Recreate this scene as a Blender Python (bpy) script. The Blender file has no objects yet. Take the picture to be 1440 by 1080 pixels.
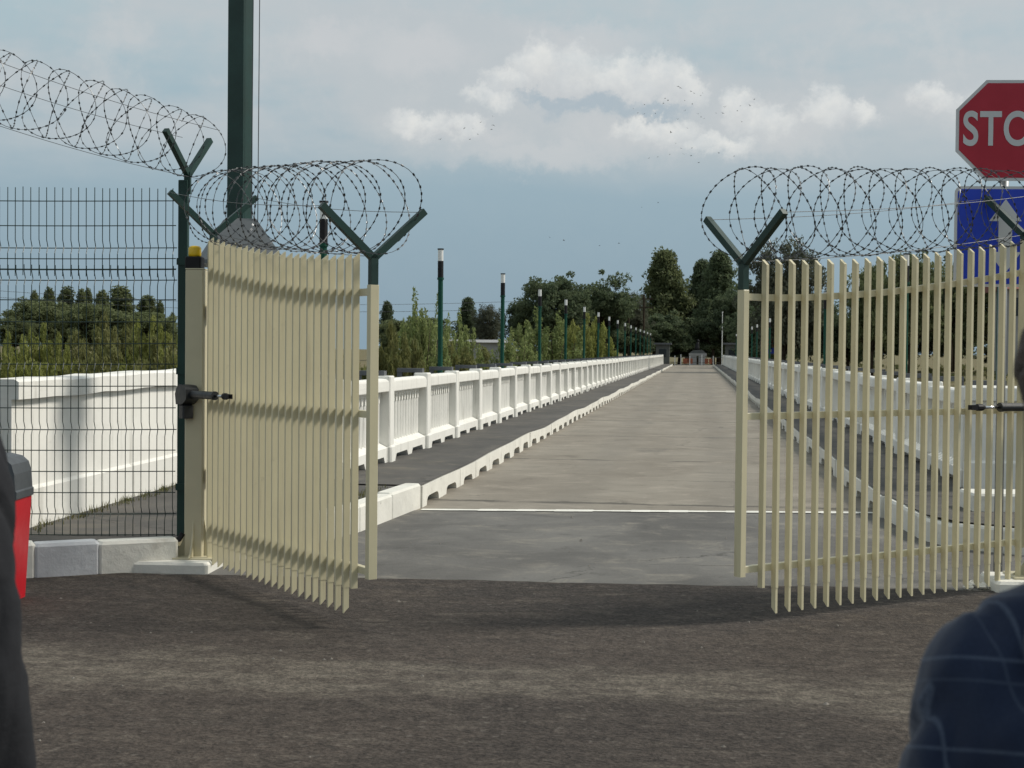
import bpy, math, random
import numpy as np
from mathutils import Vector, Matrix, noise as mnoise
R = math.radians
random.seed(11)
sc = bpy.context.scene
COL = sc.collection

# ------------------------------------------------------------------ camera
CAM_H = 1.6
YAW, PITCH, ROLL = R(7.138), R(-1.308), R(0.55)
F = 2080.0                                   # focal length in pixels of a 1440 px wide picture
cam_d = bpy.data.cameras.new('camera')
cam_d.sensor_width = 36.0
cam_d.lens = F / 1440 * 36
cam_d.clip_start = 0.05
cam_d.clip_end = 9000
cam_d.dof.use_dof = True
cam_d.dof.focus_distance = 12.0
cam_d.dof.aperture_fstop = 11
cam = bpy.data.objects.new('camera', cam_d)
COL.objects.link(cam)
CM = Matrix.Rotation(YAW, 3, 'Z') @ Matrix.Rotation(math.pi / 2 + PITCH, 3, 'X') @ Matrix.Rotation(ROLL, 3, 'Z')
cam.matrix_world = Matrix.Translation((0, 0, CAM_H)) @ CM.to_4x4()
sc.camera = cam

# ------------------------------------------------------------------ light
SUN_EL, SUN_AZ = R(44), R(74)               # azimuth clockwise from +Y (the bridge's direction)
sun_dir = Vector((math.sin(SUN_AZ) * math.cos(SUN_EL), math.cos(SUN_AZ) * math.cos(SUN_EL), math.sin(SUN_EL)))
sd = bpy.data.lights.new('sun', 'SUN')
sd.energy = 2.7
sd.angle = R(12.0)
sd.color = (1.0, 0.95, 0.86)
sun = bpy.data.objects.new('sun', sd)
sun.rotation_euler = sun_dir.to_track_quat('Z', 'Y').to_euler()
COL.objects.link(sun)

vs = sc.view_settings
vs.view_transform = 'Standard'
vs.look = 'None'
vs.exposure = 0.16
sc.cycles.max_bounces = 6
sc.cycles.diffuse_bounces = 3
sc.cycles.glossy_bounces = 2
sc.cycles.transmission_bounces = 3
vs.gamma = 1.0
vs.use_curve_mapping = False


def srgb(r, g, b):
    f = lambda c: (c / 255 / 12.92) if c / 255 <= 0.04045 else ((c / 255 + 0.055) / 1.055) ** 2.4
    return (f(r), f(g), f(b), 1.0)


class NT:
    """small helper to write node trees as expressions"""
    def __init__(s, nt):
        s.nt = nt; s.n = nt.nodes; s.l = nt.links

    def node(s, t, **kw):
        n = s.n.new(t)
        for k, v in kw.items():
            setattr(n, k, v)
        return n

    def put(s, sock, v):
        if v is None:
            return
        if hasattr(v, 'links') or isinstance(v, bpy.types.NodeSocket):
            s.l.new(v, sock)
        else:
            sock.default_value = v

    def m(s, op, a, b=None, c=None, clamp=False):
        n = s.node('ShaderNodeMath', operation=op, use_clamp=clamp)
        s.put(n.inputs[0], a); s.put(n.inputs[1], b)
        if c is not None: s.put(n.inputs[2], c)
        return n.outputs[0]

    def vm(s, op, a, b=None):
        n = s.node('ShaderNodeVectorMath', operation=op)
        s.put(n.inputs[0], a)
        if b is not None: s.put(n.inputs[1], b)
        return n.outputs[0]

    def smooth(s, x, lo, hi, a=0.0, b=1.0):
        n = s.node('ShaderNodeMapRange', interpolation_type='SMOOTHSTEP')
        s.put(n.inputs[0], x)
        for i, v in enumerate((lo, hi, a, b)):
            n.inputs[i + 1].default_value = v
        return n.outputs[0]

    def mix(s, f, a, b, blend='MIX'):
        n = s.node('ShaderNodeMix', data_type='RGBA', blend_type=blend)
        n.clamp_factor = True
        s.put(n.inputs[0], f); s.put(n.inputs[6], a); s.put(n.inputs[7], b)
        return n.outputs[2]

    def noise(s, vec, scale, detail=4.0, rough=0.55, dist=0.0):
        n = s.node('ShaderNodeTexNoise')
        s.put(n.inputs['Vector'], vec)
        n.inputs['Scale'].default_value = scale
        n.inputs['Detail'].default_value = detail
        n.inputs['Roughness'].default_value = rough
        n.inputs['Distortion'].default_value = dist
        return n.outputs['Fac']

    def comb(s, x, y, z):
        n = s.node('ShaderNodeCombineXYZ')
        s.put(n.inputs[0], x); s.put(n.inputs[1], y); s.put(n.inputs[2], z)
        return n.outputs[0]


def ray(px, py):
    return CM @ Vector(((px - 720) / F, (540 - py) / F, -1.0))


def at(px, py, Y):
    r = ray(px, py)
    p = r * (Y / r.y)
    return Vector((p.x, p.y, p.z + CAM_H))


# ------------------------------------------------------------------ sky
world = bpy.data.worlds.new('World')
sc.world = world
world.use_nodes = True
W = NT(world.node_tree)
W.n.clear()
w_out = W.node('ShaderNodeOutputWorld')
w_bg = W.node('ShaderNodeBackground')
STR = 0.1
w_bg.inputs[1].default_value = STR
W.l.new(w_bg.outputs[0], w_out.inputs[0])
sky = W.node('ShaderNodeTexSky', sky_type='NISHITA')
sky.sun_disc = False
sky.sun_elevation = SUN_EL
sky.sun_rotation = SUN_AZ
sky.air_density = 1.2
sky.dust_density = 2.0
tc = W.node('ShaderNodeTexCoord')
sep = W.node('ShaderNodeSeparateXYZ')
W.l.new(tc.outputs['Generated'], sep.inputs[0])
dx, dy, dz = sep.outputs
az = W.m('ARCTAN2', dx, dy)
el = W.m('ARCSINE', dz)


def wcol(r, g, b, k=0.95):
    c = srgb(r, g, b)
    return (c[0] * k / STR, c[1] * k / STR, c[2] * k / STR, 1)


uv = W.comb(az, el, 0.0)
uvs = W.comb(W.m('MULTIPLY', az, 1.0), W.m('MULTIPLY', el, 3.2), 0.3)
n_big = W.noise(uvs, 3.1, 5.0, 0.55)
n_mid = W.noise(uv, 22.0, 7.0, 0.62, 0.2)
n_fine = W.noise(W.vm('ADD', uv, (3.1, 1.7, 0.4)), 60.0, 6.0, 0.6)
blue_low = wcol(131, 157, 174)
blue_high = wcol(174, 194, 199)
grey_cl = wcol(190, 193, 195)
pale_cl = wcol(200, 202, 202)
grad = W.smooth(el, 0.02, 0.30)
base = W.mix(grad, blue_low, blue_high)
# broad grey-pink cloud sheet with a ragged underside
sheet = W.m('ADD', W.smooth(W.m('ADD', el, W.m('MULTIPLY', W.m('SUBTRACT', n_big, 0.5), 0.10)), 0.10, 0.165), 0.0)
cover = W.smooth(W.m('ADD', n_big, W.m('MULTIPLY', W.m('SUBTRACT', n_mid, 0.5), 0.25)), 0.34, 0.58)
base = W.mix(W.m('MULTIPLY', W.m('MULTIPLY', sheet, cover), 0.78), base, grey_cl)
base = W.mix(W.m('MULTIPLY', W.m('MULTIPLY', W.smooth(n_mid, 0.5, 0.72), sheet), 0.35), base, pale_cl)
# cumulus heads: lobes with billowed edges
warp_a = W.m('MULTIPLY', W.m('SUBTRACT', W.noise(uv, 34.0, 6.0, 0.68), 0.5), 0.050)
warp_b = W.m('MULTIPLY', W.m('SUBTRACT', W.noise(W.vm('ADD', uv, (5.2, 8.1, 1.0)), 34.0, 6.0, 0.68), 0.5), 0.046)
waz = W.m('ADD', az, warp_a)
wel = W.m('ADD', el, warp_b)


def heads(lst):
    """cumulus heads: crisp billowed tops that melt away towards their bases"""
    d = None
    for px, py, rx, ry in lst:
        r = ray(px, py).normalized()
        a0, e0 = math.atan2(r.x, r.y), math.asin(r.z)
        qx = W.m('DIVIDE', W.m('SUBTRACT', waz, a0), rx / F)
        qy = W.m('DIVIDE', W.m('SUBTRACT', wel, e0), ry / F)
        q = W.m('SUBTRACT', 1.0, W.m('SQRT', W.m('ADD', W.m('MULTIPLY', qx, qx), W.m('MULTIPLY', qy, qy))))
        q = W.m('MULTIPLY', W.smooth(q, -0.10, 0.62), W.smooth(qy, -0.95, 0.75, 0.08, 1.0))
        d = q if d is None else W.m('SMOOTH_MAX', d, q, 0.08)
    return d


def lobes(lst):
    d = None
    for px, py, rx, ry in lst:
        r = ray(px, py).normalized()
        a0, e0 = math.atan2(r.x, r.y), math.asin(r.z)
        qx = W.m('DIVIDE', W.m('SUBTRACT', waz, a0), rx / F)
        qy = W.m('DIVIDE', W.m('SUBTRACT', wel, e0), ry / F)
        q = W.m('SUBTRACT', 1.0, W.m('SQRT', W.m('ADD', W.m('MULTIPLY', qx, qx), W.m('MULTIPLY', qy, qy))))
        d = q if d is None else W.m('SMOOTH_MAX', d, q, 0.15)
    return d


shade_l = lobes([(840, 150, 110, 17), (770, 141, 60, 13), (920, 156, 50, 11)])

soft_l = lobes([(770, 120, 110, 50), (900, 125, 120, 50), (1060, 165, 80, 40), (1170, 165, 90, 34), (1320, 145, 70, 30), (615, 180, 90, 26), (900, 192, 130, 34), (660, 190, 120, 28), (1090, 195, 120, 30), (590, 75, 110, 34), (465, 55, 60, 24), (760, 215, 190, 26), (820, 60, 120, 30)])
base = W.mix(W.smooth(soft_l, -0.3, 0.8, 0.0, 0.62), base, wcol(200, 201, 202))
head_l = heads([(757, 96, 46, 46), (812, 98, 52, 44), (868, 112, 58, 44), (925, 118, 56, 48), (968, 126, 30, 46), (715, 116, 46, 28),
                (592, 176, 54, 26), (650, 184, 46, 20), (1043, 158, 34, 44), (1085, 174, 52, 34), (1162, 158, 34, 44), (1212, 164, 36, 26),
                (1324, 142, 42, 26), (940, 190, 60, 30), (900, 186, 50, 22), (690, 142, 40, 24), (1010, 205, 60, 22)])
bright = W.mix(W.smooth(n_fine, 0.3, 0.7), wcol(212, 215, 215), wcol(232, 231, 226))
base = W.mix(W.m('MULTIPLY', head_l, 0.88), base, bright)
base = W.mix(W.smooth(shade_l, -0.15, 0.70, 0.0, 0.62), base, wcol(154, 172, 184))
W.l.new(W.mix(0.9, sky.outputs[0], base), w_bg.inputs[0])

# ------------------------------------------------------------------ mesh helpers


class MB:
    def __init__(s):
        s.v = []; s.f = []

    def add(s, vs_, fs_, M=None):
        o = len(s.v)
        for p in vs_:
            p = Vector(p)
            s.v.append(tuple(M @ p if M is not None else p))
        for f in fs_:
            s.f.append(tuple(i + o for i in f))
        return s

    def box(s, x0, x1, y0, y1, z0, z1, M=None):
        return s.add([(x0, y0, z0), (x1, y0, z0), (x1, y1, z0), (x0, y1, z0), (x0, y0, z1), (x1, y0, z1), (x1, y1, z1), (x0, y1, z1)],
                     [(0, 3, 2, 1), (4, 5, 6, 7), (0, 1, 5, 4), (1, 2, 6, 5), (2, 3, 7, 6), (3, 0, 4, 7)], M)

    def bbox(s, x0, x1, y0, y1, z0, z1, b=0.008, M=None):
        """box with chamfered vertical and top edges"""
        def ring(i, z):
            return [(x0 + b + i, y0 + i, z), (x1 - b - i, y0 + i, z), (x1 - i, y0 + b + i, z), (x1 - i, y1 - b - i, z),
                    (x1 - b - i, y1 - i, z), (x0 + b + i, y1 - i, z), (x0 + i, y1 - b - i, z), (x0 + i, y0 + b + i, z)]
        vs_ = ring(0, z0) + ring(0, z1 - b) + ring(b * .7, z1)
        fs_ = [tuple(reversed(range(8))), tuple(range(16, 24))]
        for k in (0, 8):
            for i in range(8):
                j = (i + 1) % 8
                fs_.append((k + i, k + j, k + 8 + j, k + 8 + i))
        return s.add(vs_, fs_, M)

    def prism(s, pts, axis, a, b, M=None):
        """polygon in two axes, extruded along the third (axis) from a to b; convex or simple outline"""
        n = len(pts)
        def mk(p, t):
            if axis == 'x': return (t, p[0], p[1])
            if axis == 'y': return (p[0], t, p[1])
            return (p[0], p[1], t)
        vs_ = [mk(p, a) for p in pts] + [mk(p, b) for p in pts]
        fs_ = [tuple(range(n)), tuple(reversed(range(n, 2 * n)))]
        for i in range(n):
            j = (i + 1) % n
            fs_.append((j, i, n + i, n + j))
        return s.add(vs_, fs_, M)

    def tube(s, pts, r, n=6, caps=True, M=None):
        pts = [Vector(p) for p in pts]
        rs = r if isinstance(r, (list, tuple)) else [r] * len(pts)
        vs_ = []; fs_ = []
        prev = None
        for i, p in enumerate(pts):
            t = (pts[min(i + 1, len(pts) - 1)] - pts[max(i - 1, 0)]).normalized()
            if prev is None:
                u = t.cross(Vector((0, 0, 1)))
                if u.length < 1e-3: u = t.cross(Vector((1, 0, 0)))
                u.normalize()
            else:
                u = (prev - t * prev.dot(t))
                if u.length < 1e-6: u = t.cross(Vector((0.3, 0.5, 0.8)))
                u.normalize()
            prev = u
            w = t.cross(u)
            for k in range(n):
                a = 2 * math.pi * k / n
                vs_.append(p + (u * math.cos(a) + w * math.sin(a)) * rs[i])
        for i in range(len(pts) - 1):
            for k in range(n):
                j = (k + 1) % n
                fs_.append((i * n + k, i * n + j, (i + 1) * n + j, (i + 1) * n + k))
        if caps:
            fs_.append(tuple(reversed(range(n))))
            fs_.append(tuple(range((len(pts) - 1) * n, len(pts) * n)))
        return s.add(vs_, fs_, M)

    def lathe(s, prof, n=12, M=None):
        """profile of (radius, z) about the z axis"""
        vs_ = []; fs_ = []
        for r_, z in prof:
            for k in range(n):
                a = 2 * math.pi * k / n
                vs_.append((r_ * math.cos(a), r_ * math.sin(a), z))
        for i in range(len(prof) - 1):
            for k in range(n):
                j = (k + 1) % n
                fs_.append((i * n + k, i * n + j, (i + 1) * n + j, (i + 1) * n + k))
        fs_.append(tuple(reversed(range(n))))
        fs_.append(tuple(range((len(prof) - 1) * n, len(prof) * n)))
        return s.add(vs_, fs_, M)

    def ell(s, c, rx, ry, rz_, n=12, m=8, M=None):
        prof = []
        vs_ = []; fs_ = []
        for i in range(m + 1):
            t = -math.pi / 2 + math.pi * i / m
            rr = max(math.cos(t), 0.02)
            for k in range(n):
                a = 2 * math.pi * k / n
                vs_.append((c[0] + rx * rr * math.cos(a), c[1] + ry * rr * math.sin(a), c[2] + rz_ * math.sin(t)))
        for i in range(m):
            for k in range(n):
                j = (k + 1) % n
                fs_.append((i * n + k, i * n + j, (i + 1) * n + j, (i + 1) * n + k))
        fs_.append(tuple(reversed(range(n))))
        fs_.append(tuple(range(m * n, (m + 1) * n)))
        return s.add(vs_, fs_, M)

    def mesh(s, name, mat=None, smooth=False):
        me = bpy.data.meshes.new(name)
        me.from_pydata(s.v, [], s.f)
        if mat: me.materials.append(mat)
        if smooth:
            me.polygons.foreach_set('use_smooth', [True] * len(me.polygons))
        me.update()
        return me

    def build(s, name, mat, parent=None, smooth=False):
        return link(name, s.mesh(name, mat, smooth), parent)


def link(name, me, parent=None, loc=None, rz=None):
    o = bpy.data.objects.new(name, me)
    COL.objects.link(o)
    if parent is not None: o.parent = parent
    if loc is not None: o.location = loc
    if rz is not None: o.rotation_euler = (0, 0, rz)
    return o


def tag(o, label=None, cat=None, group=None, kind=None):
    if label: o['label'] = label
    if cat: o['category'] = cat
    if group: o['group'] = group
    if kind: o['kind'] = kind
    return o


def thing(name, label, cat, loc=(0, 0, 0), rz=0.0, group=None):
    o = bpy.data.objects.new(name, None)
    o.empty_display_size = 0.2
    COL.objects.link(o)
    o.location = loc
    o.rotation_euler = (0, 0, rz)
    return tag(o, label, cat, group)


def fix_normals(me):
    import bmesh
    bm = bmesh.new(); bm.from_mesh(me)
    bmesh.ops.recalc_face_normals(bm, faces=bm.faces)
    bm.to_mesh(me); bm.free()


# ------------------------------------------------------------------ materials


def material(name, col, rough=0.6, metal=0.0, var=0.15, scale=3.0, col2=None, spots=None, bump=0.0, bscale=60.0, stretch=None, spec=0.5, fine=0.0, streak=None, vary=0.12):
    """Principled paint: col varied by large noise towards col2, with optional stains (colour, threshold lo, hi, scale)"""
    m = bpy.data.materials.new(name)
    m.use_nodes = True
    N = NT(m.node_tree)
    b = N.n['Principled BSDF']
    g = N.node('ShaderNodeNewGeometry')
    P = g.outputs['Position']
    if stretch:
        P = N.vm('MULTIPLY', P, stretch)
    c1 = (*col, 1)
    c2 = (*(col2 or tuple(c * (1 - var) for c in col)), 1)
    n1 = N.noise(P, scale, 6.0, 0.6)
    c = N.mix(N.smooth(n1, 0.32, 0.68), c1, c2)
    for sp in (spots or []):
        sc_, lo, hi = sp[1], sp[2], sp[3]
        n2 = N.noise(N.vm('ADD', P, (7.3, 2.9, 4.1)), sc_, 6.0, 0.65)
        c = N.mix(N.smooth(n2, lo, hi, 0.0, sp[4] if len(sp) > 4 else 1.0), c, (*sp[0], 1))
    if streak:
        ns = N.noise(N.vm('MULTIPLY', g.outputs['Position'], (1.0, 1.0, 0.07)), streak[1], 5.0, 0.65)
        c = N.mix(N.smooth(ns, 0.54, 0.76, 0.0, streak[2]), c, (*streak[0], 1))
    oi = N.node('ShaderNodeObjectInfo')
    c = N.mix(N.m('MULTIPLY', oi.outputs['Random'], vary), c, (*[x * 0.55 for x in col], 1))
    if fine:
        n3 = N.noise(g.outputs['Position'], bscale, 3.0, 0.7)
        c = N.mix(N.smooth(n3, 0.25, 0.75, 0.0, 1.0), N.mix(fine, c, (0, 0, 0, 1)), N.mix(fine * 0.45, c, (1, 1, 1, 1)))
    N.l.new(c, b.inputs['Base Color'])
    N.put(b.inputs['Roughness'], N.smooth(n1, 0.2, 0.8, max(rough - 0.08, 0.02), min(rough + 0.08, 1.0)))
    b.inputs['Metallic'].default_value = metal
    b.inputs['Specular IOR Level'].default_value = spec
    if bump:
        bn = N.node('ShaderNodeBump')
        bn.inputs['Strength'].default_value = bump
        bn.inputs['Distance'].default_value = 0.01
        N.l.new(N.noise(g.outputs['Position'], bscale, 5.0, 0.65), bn.inputs['Height'])
        N.l.new(bn.outputs[0], b.inputs['Normal'])
    return m


M = {}
M['white'] = material('whitewash', (0.845, 0.83, 0.775), 0.85, var=0.07, scale=2.2, bump=0.35, bscale=22, spec=0.2, streak=((0.34, 0.325, 0.28), 9.0, 0.6),
                      spots=[((0.48, 0.46, 0.40), 5.0, 0.60, 0.80, 0.55), ((0.30, 0.28, 0.24), 16.0, 0.70, 0.80, 0.5)])
M['white_kerb'] = material('whitewashed_kerb', (0.81, 0.79, 0.72), 0.85, var=0.12, scale=3.0, bump=0.6, bscale=16, spec=0.2,
                           spots=[((0.40, 0.37, 0.31), 3.5, 0.56, 0.76, 0.6), ((0.20, 0.185, 0.16), 11.0, 0.64, 0.76, 0.7)])
M['gate'] = material('cream_gate_paint', (0.67, 0.605, 0.405), 0.42, var=0.05, scale=4.0, spots=[((0.36, 0.32, 0.22), 9.0, 0.62, 0.8, 0.5), ((0.22, 0.13, 0.07), 26.0, 0.70, 0.78, 0.7)], streak=((0.36, 0.31, 0.21), 14.0, 0.4), bump=0.06, bscale=40)
M['gate_post'] = material('cream_post_paint', (0.61, 0.555, 0.385), 0.45, var=0.08, scale=3.0, spots=[((0.33, 0.28, 0.2), 7.0, 0.62, 0.8, 0.5)], bump=0.08, bscale=30)
M['green'] = material('dark_green_paint', (0.0035, 0.038, 0.029), 0.5, var=0.25, scale=4.0)
M['mesh_green'] = material('green_wire_coating', (0.010, 0.032, 0.026), 0.4, var=0.2, scale=8.0)
M['black'] = material('black_plastic', (0.010, 0.010, 0.012), 0.6, var=0.2, scale=8.0, spec=0.3)
M['charcoal'] = material('charcoal_casting', (0.022, 0.024, 0.027), 0.42, var=0.25, scale=20.0, bump=0.1, bscale=200)
M['steel'] = material('polished_steel', (0.72, 0.72, 0.72), 0.18, metal=1.0, var=0.1, scale=10.0)
M['galv'] = material('galvanised_steel', (0.36, 0.37, 0.38), 0.5, metal=0.6, var=0.2, scale=12.0)
M['wire'] = material('razor_wire_steel', (0.15, 0.155, 0.16), 0.4, metal=0.6, var=0.3, scale=9.0)
M['sheet'] = material('grey_sheet_metal', (0.105, 0.12, 0.13), 0.55, metal=0.2, var=0.2, scale=3.0, spots=[((0.18, 0.19, 0.2), 5.0, 0.55, 0.75, 0.5)])
M['bracket'] = material('grey_bracket_paint', (0.115, 0.12, 0.13), 0.6, var=0.25, scale=6.0)
M['lampwhite'] = material('white_diffuser', (0.80, 0.80, 0.78), 0.35, var=0.05, scale=6.0)
M['yellow'] = material('yellow_beacon', (0.80, 0.52, 0.01), 0.3, var=0.1, scale=20.0)
M['red_sign'] = material('red_sign_sheet', (0.44, 0.006, 0.028), 0.45, var=0.1, scale=5.0)
M['blue_sign'] = material('blue_sign_sheet', (0.006, 0.045, 0.52), 0.45, var=0.1, scale=5.0)
M['sign_white'] = material('white_sign_sheet', (0.62, 0.63, 0.64), 0.45, var=0.06, scale=6.0)
M['red'] = material('red_cabinet_paint', (0.72, 0.010, 0.025), 0.35, var=0.06, scale=5.0, spots=[((0.55, 0.01, 0.02), 12.0, 0.6, 0.75, 0.5)])
M['lid_grey'] = material('grey_cabinet_lid', (0.085, 0.095, 0.105), 0.5, var=0.15, scale=8.0)
M['soil'] = material('dry_grass_ground', (0.20, 0.165, 0.10), 0.95, col2=(0.12, 0.115, 0.055), scale=0.22, spots=[((0.24, 0.20, 0.13), 0.5, 0.55, 0.72, 0.8), ((0.05, 0.065, 0.025), 1.5, 0.58, 0.7, 0.7)], bump=0.8, bscale=3.0, spec=0.1)
M['concrete'] = material('concrete', (0.30, 0.29, 0.27), 0.85, var=0.25, scale=1.5, bump=0.3, bscale=30, spec=0.25)
M['bark'] = material('bark', (0.075, 0.058, 0.042), 0.9, var=0.35, scale=6.0, bump=0.6, bscale=25, spec=0.1)


def leaf_mat(name, col, col2, trans=0.35):
    m = bpy.data.materials.new(name)
    m.use_nodes = True
    N = NT(m.node_tree)
    b = N.n['Principled BSDF']
    g = N.node('ShaderNodeNewGeometry')
    oi = N.node('ShaderNodeObjectInfo')
    n1 = N.noise(g.outputs['Position'], 0.9, 4.0, 0.6)
    c = N.mix(N.smooth(n1, 0.35, 0.65), (*col, 1), (*col2, 1))
    c = N.mix(N.m('MULTIPLY', g.outputs['Random Per Island'], 0.55), c, (*[x * 1.6 for x in col2], 1))
    c = N.mix(N.m('MULTIPLY', oi.outputs['Random'], 0.45), c, (*[x * 0.72 for x in col], 1))
    b.inputs['Roughness'].default_value = 0.6
    b.inputs['Specular IOR Level'].default_value = 0.25
    N.l.new(c, b.inputs['Base Color'])
    t = N.node('ShaderNodeBsdfTranslucent')
    N.l.new(c, t.inputs[0])
    mx = N.node('ShaderNodeMixShader')
    mx.inputs[0].default_value = trans
    N.l.new(b.outputs[0], mx.inputs[1]); N.l.new(t.outputs[0], mx.inputs[2])
    N.l.new(mx.outputs[0], N.n['Material Output'].inputs[0])
    return m


M['leaf_dark'] = leaf_mat('dark_leaves', (0.078, 0.108, 0.062), (0.120, 0.150, 0.080), 0.5)
M['leaf_poplar'] = leaf_mat('poplar_leaves', (0.120, 0.150, 0.072), (0.175, 0.195, 0.092), 0.52)
M['leaf_grey'] = leaf_mat('greyish_leaves', (0.085, 0.100, 0.070), (0.115, 0.120, 0.082), 0.4)
M['leaf_olive'] = leaf_mat('olive_leaves', (0.215, 0.240, 0.062), (0.280, 0.290, 0.095), 0.55)
M['leaf_willow'] = leaf_mat('willow_leaves', (0.190, 0.240, 0.085), (0.255, 0.290, 0.118), 0.55)
M['leaf_scrub'] = leaf_mat('scrub_leaves', (0.165, 0.180, 0.060), (0.220, 0.215, 0.088), 0.5)
M['weed'] = leaf_mat('dry_weeds', (0.16, 0.14, 0.06), (0.10, 0.115, 0.04), 0.3)


def asphalt_mat():
    m = bpy.data.materials.new('dusty_asphalt')
    m.use_nodes = True
    N = NT(m.node_tree)
    b = N.n['Principled BSDF']
    g = N.node('ShaderNodeNewGeometry')
    P = g.outputs['Position']
    big = N.noise(N.vm('MULTIPLY', P, (0.45, 1.0, 1.0)), 0.9, 8.0, 0.68, 0.5)
    mid = N.noise(N.vm('MULTIPLY', P, (0.55, 1.3, 1.0)), 4.5, 6.0, 0.65, 0.3)
    grain = N.noise(P, 55.0, 5.0, 0.8)
    vo = N.node('ShaderNodeTexVoronoi')
    N.put(vo.inputs['Vector'], P); vo.inputs['Scale'].default_value = 45.0
    c = N.mix(N.smooth(big, 0.35, 0.68), (0.039, 0.030, 0.0245, 1), (0.078, 0.060, 0.047, 1))
    c = N.mix(N.smooth(mid, 0.51, 0.72, 0, 0.8), c, (0.130, 0.108, 0.086, 1))
    # a band of dust blown across the road
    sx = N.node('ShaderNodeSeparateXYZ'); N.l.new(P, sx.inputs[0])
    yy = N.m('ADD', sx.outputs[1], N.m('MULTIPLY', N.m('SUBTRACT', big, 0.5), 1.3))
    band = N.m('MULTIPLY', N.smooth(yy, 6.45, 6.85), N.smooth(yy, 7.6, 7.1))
    dark_band = N.m('MULTIPLY', N.smooth(yy, 8.3, 9.1), N.smooth(mid, 0.62, 0.40))  # asphalt darker towards the gate, broken up by noise
    c = N.mix(N.m('MULTIPLY', dark_band, 0.6), c, (0.030, 0.026, 0.024, 1))
    c = N.mix(N.m('MULTIPLY', band, N.smooth(mid, 0.36, 0.62, 0.25, 0.95)), c, (0.185, 0.160, 0.126, 1))
    ck = N.node('ShaderNodeTexVoronoi', feature='DISTANCE_TO_EDGE')
    N.put(ck.inputs['Vector'], N.vm('ADD', P, N.comb(N.m('MULTIPLY', mid, 0.9), N.m('MULTIPLY', big, 0.9), 0.0)))
    ck.inputs['Scale'].default_value = 0.55
    c = N.mix(N.m('MULTIPLY', N.smooth(ck.outputs['Distance'], 0.006, 0.0), N.smooth(big, 0.47, 0.60, 0.0, 0.75)), c, (0.012, 0.011, 0.010, 1))
    coarse = N.noise(N.vm('MULTIPLY', P, (0.8, 1.0, 1.0)), 13.0, 5.0, 0.72)
    c = N.mix(N.smooth(coarse, 0.36, 0.62), N.mix(0.42, c, (0.014, 0.011, 0.009, 1)), N.mix(0.05, c, (0.5, 0.42, 0.35, 1)))
    c = N.mix(N.smooth(grain, 0.36, 0.64), N.mix(0.58, c, (0.010, 0.008, 0.008, 1)), N.mix(0.06, c, (0.5, 0.43, 0.38, 1)))
    c = N.mix(N.smooth(vo.outputs['Color'], 0.8, 1.0, 0.0, 0.35), c, (0.21, 0.19, 0.165, 1))
    N.l.new(c, b.inputs['Base Color'])
    b.inputs['Roughness'].default_value = 0.88
    b.inputs['Specular IOR Level'].default_value = 0.25
    bn = N.node('ShaderNodeBump'); bn.inputs['Strength'].default_value = 0.8; bn.inputs['Distance'].default_value = 0.008
    N.l.new(N.m('ADD', grain, N.m('MULTIPLY', vo.outputs['Distance'], 0.8)), bn.inputs['Height'])
    N.l.new(bn.outputs[0], b.inputs['Normal'])
    return m


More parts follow.
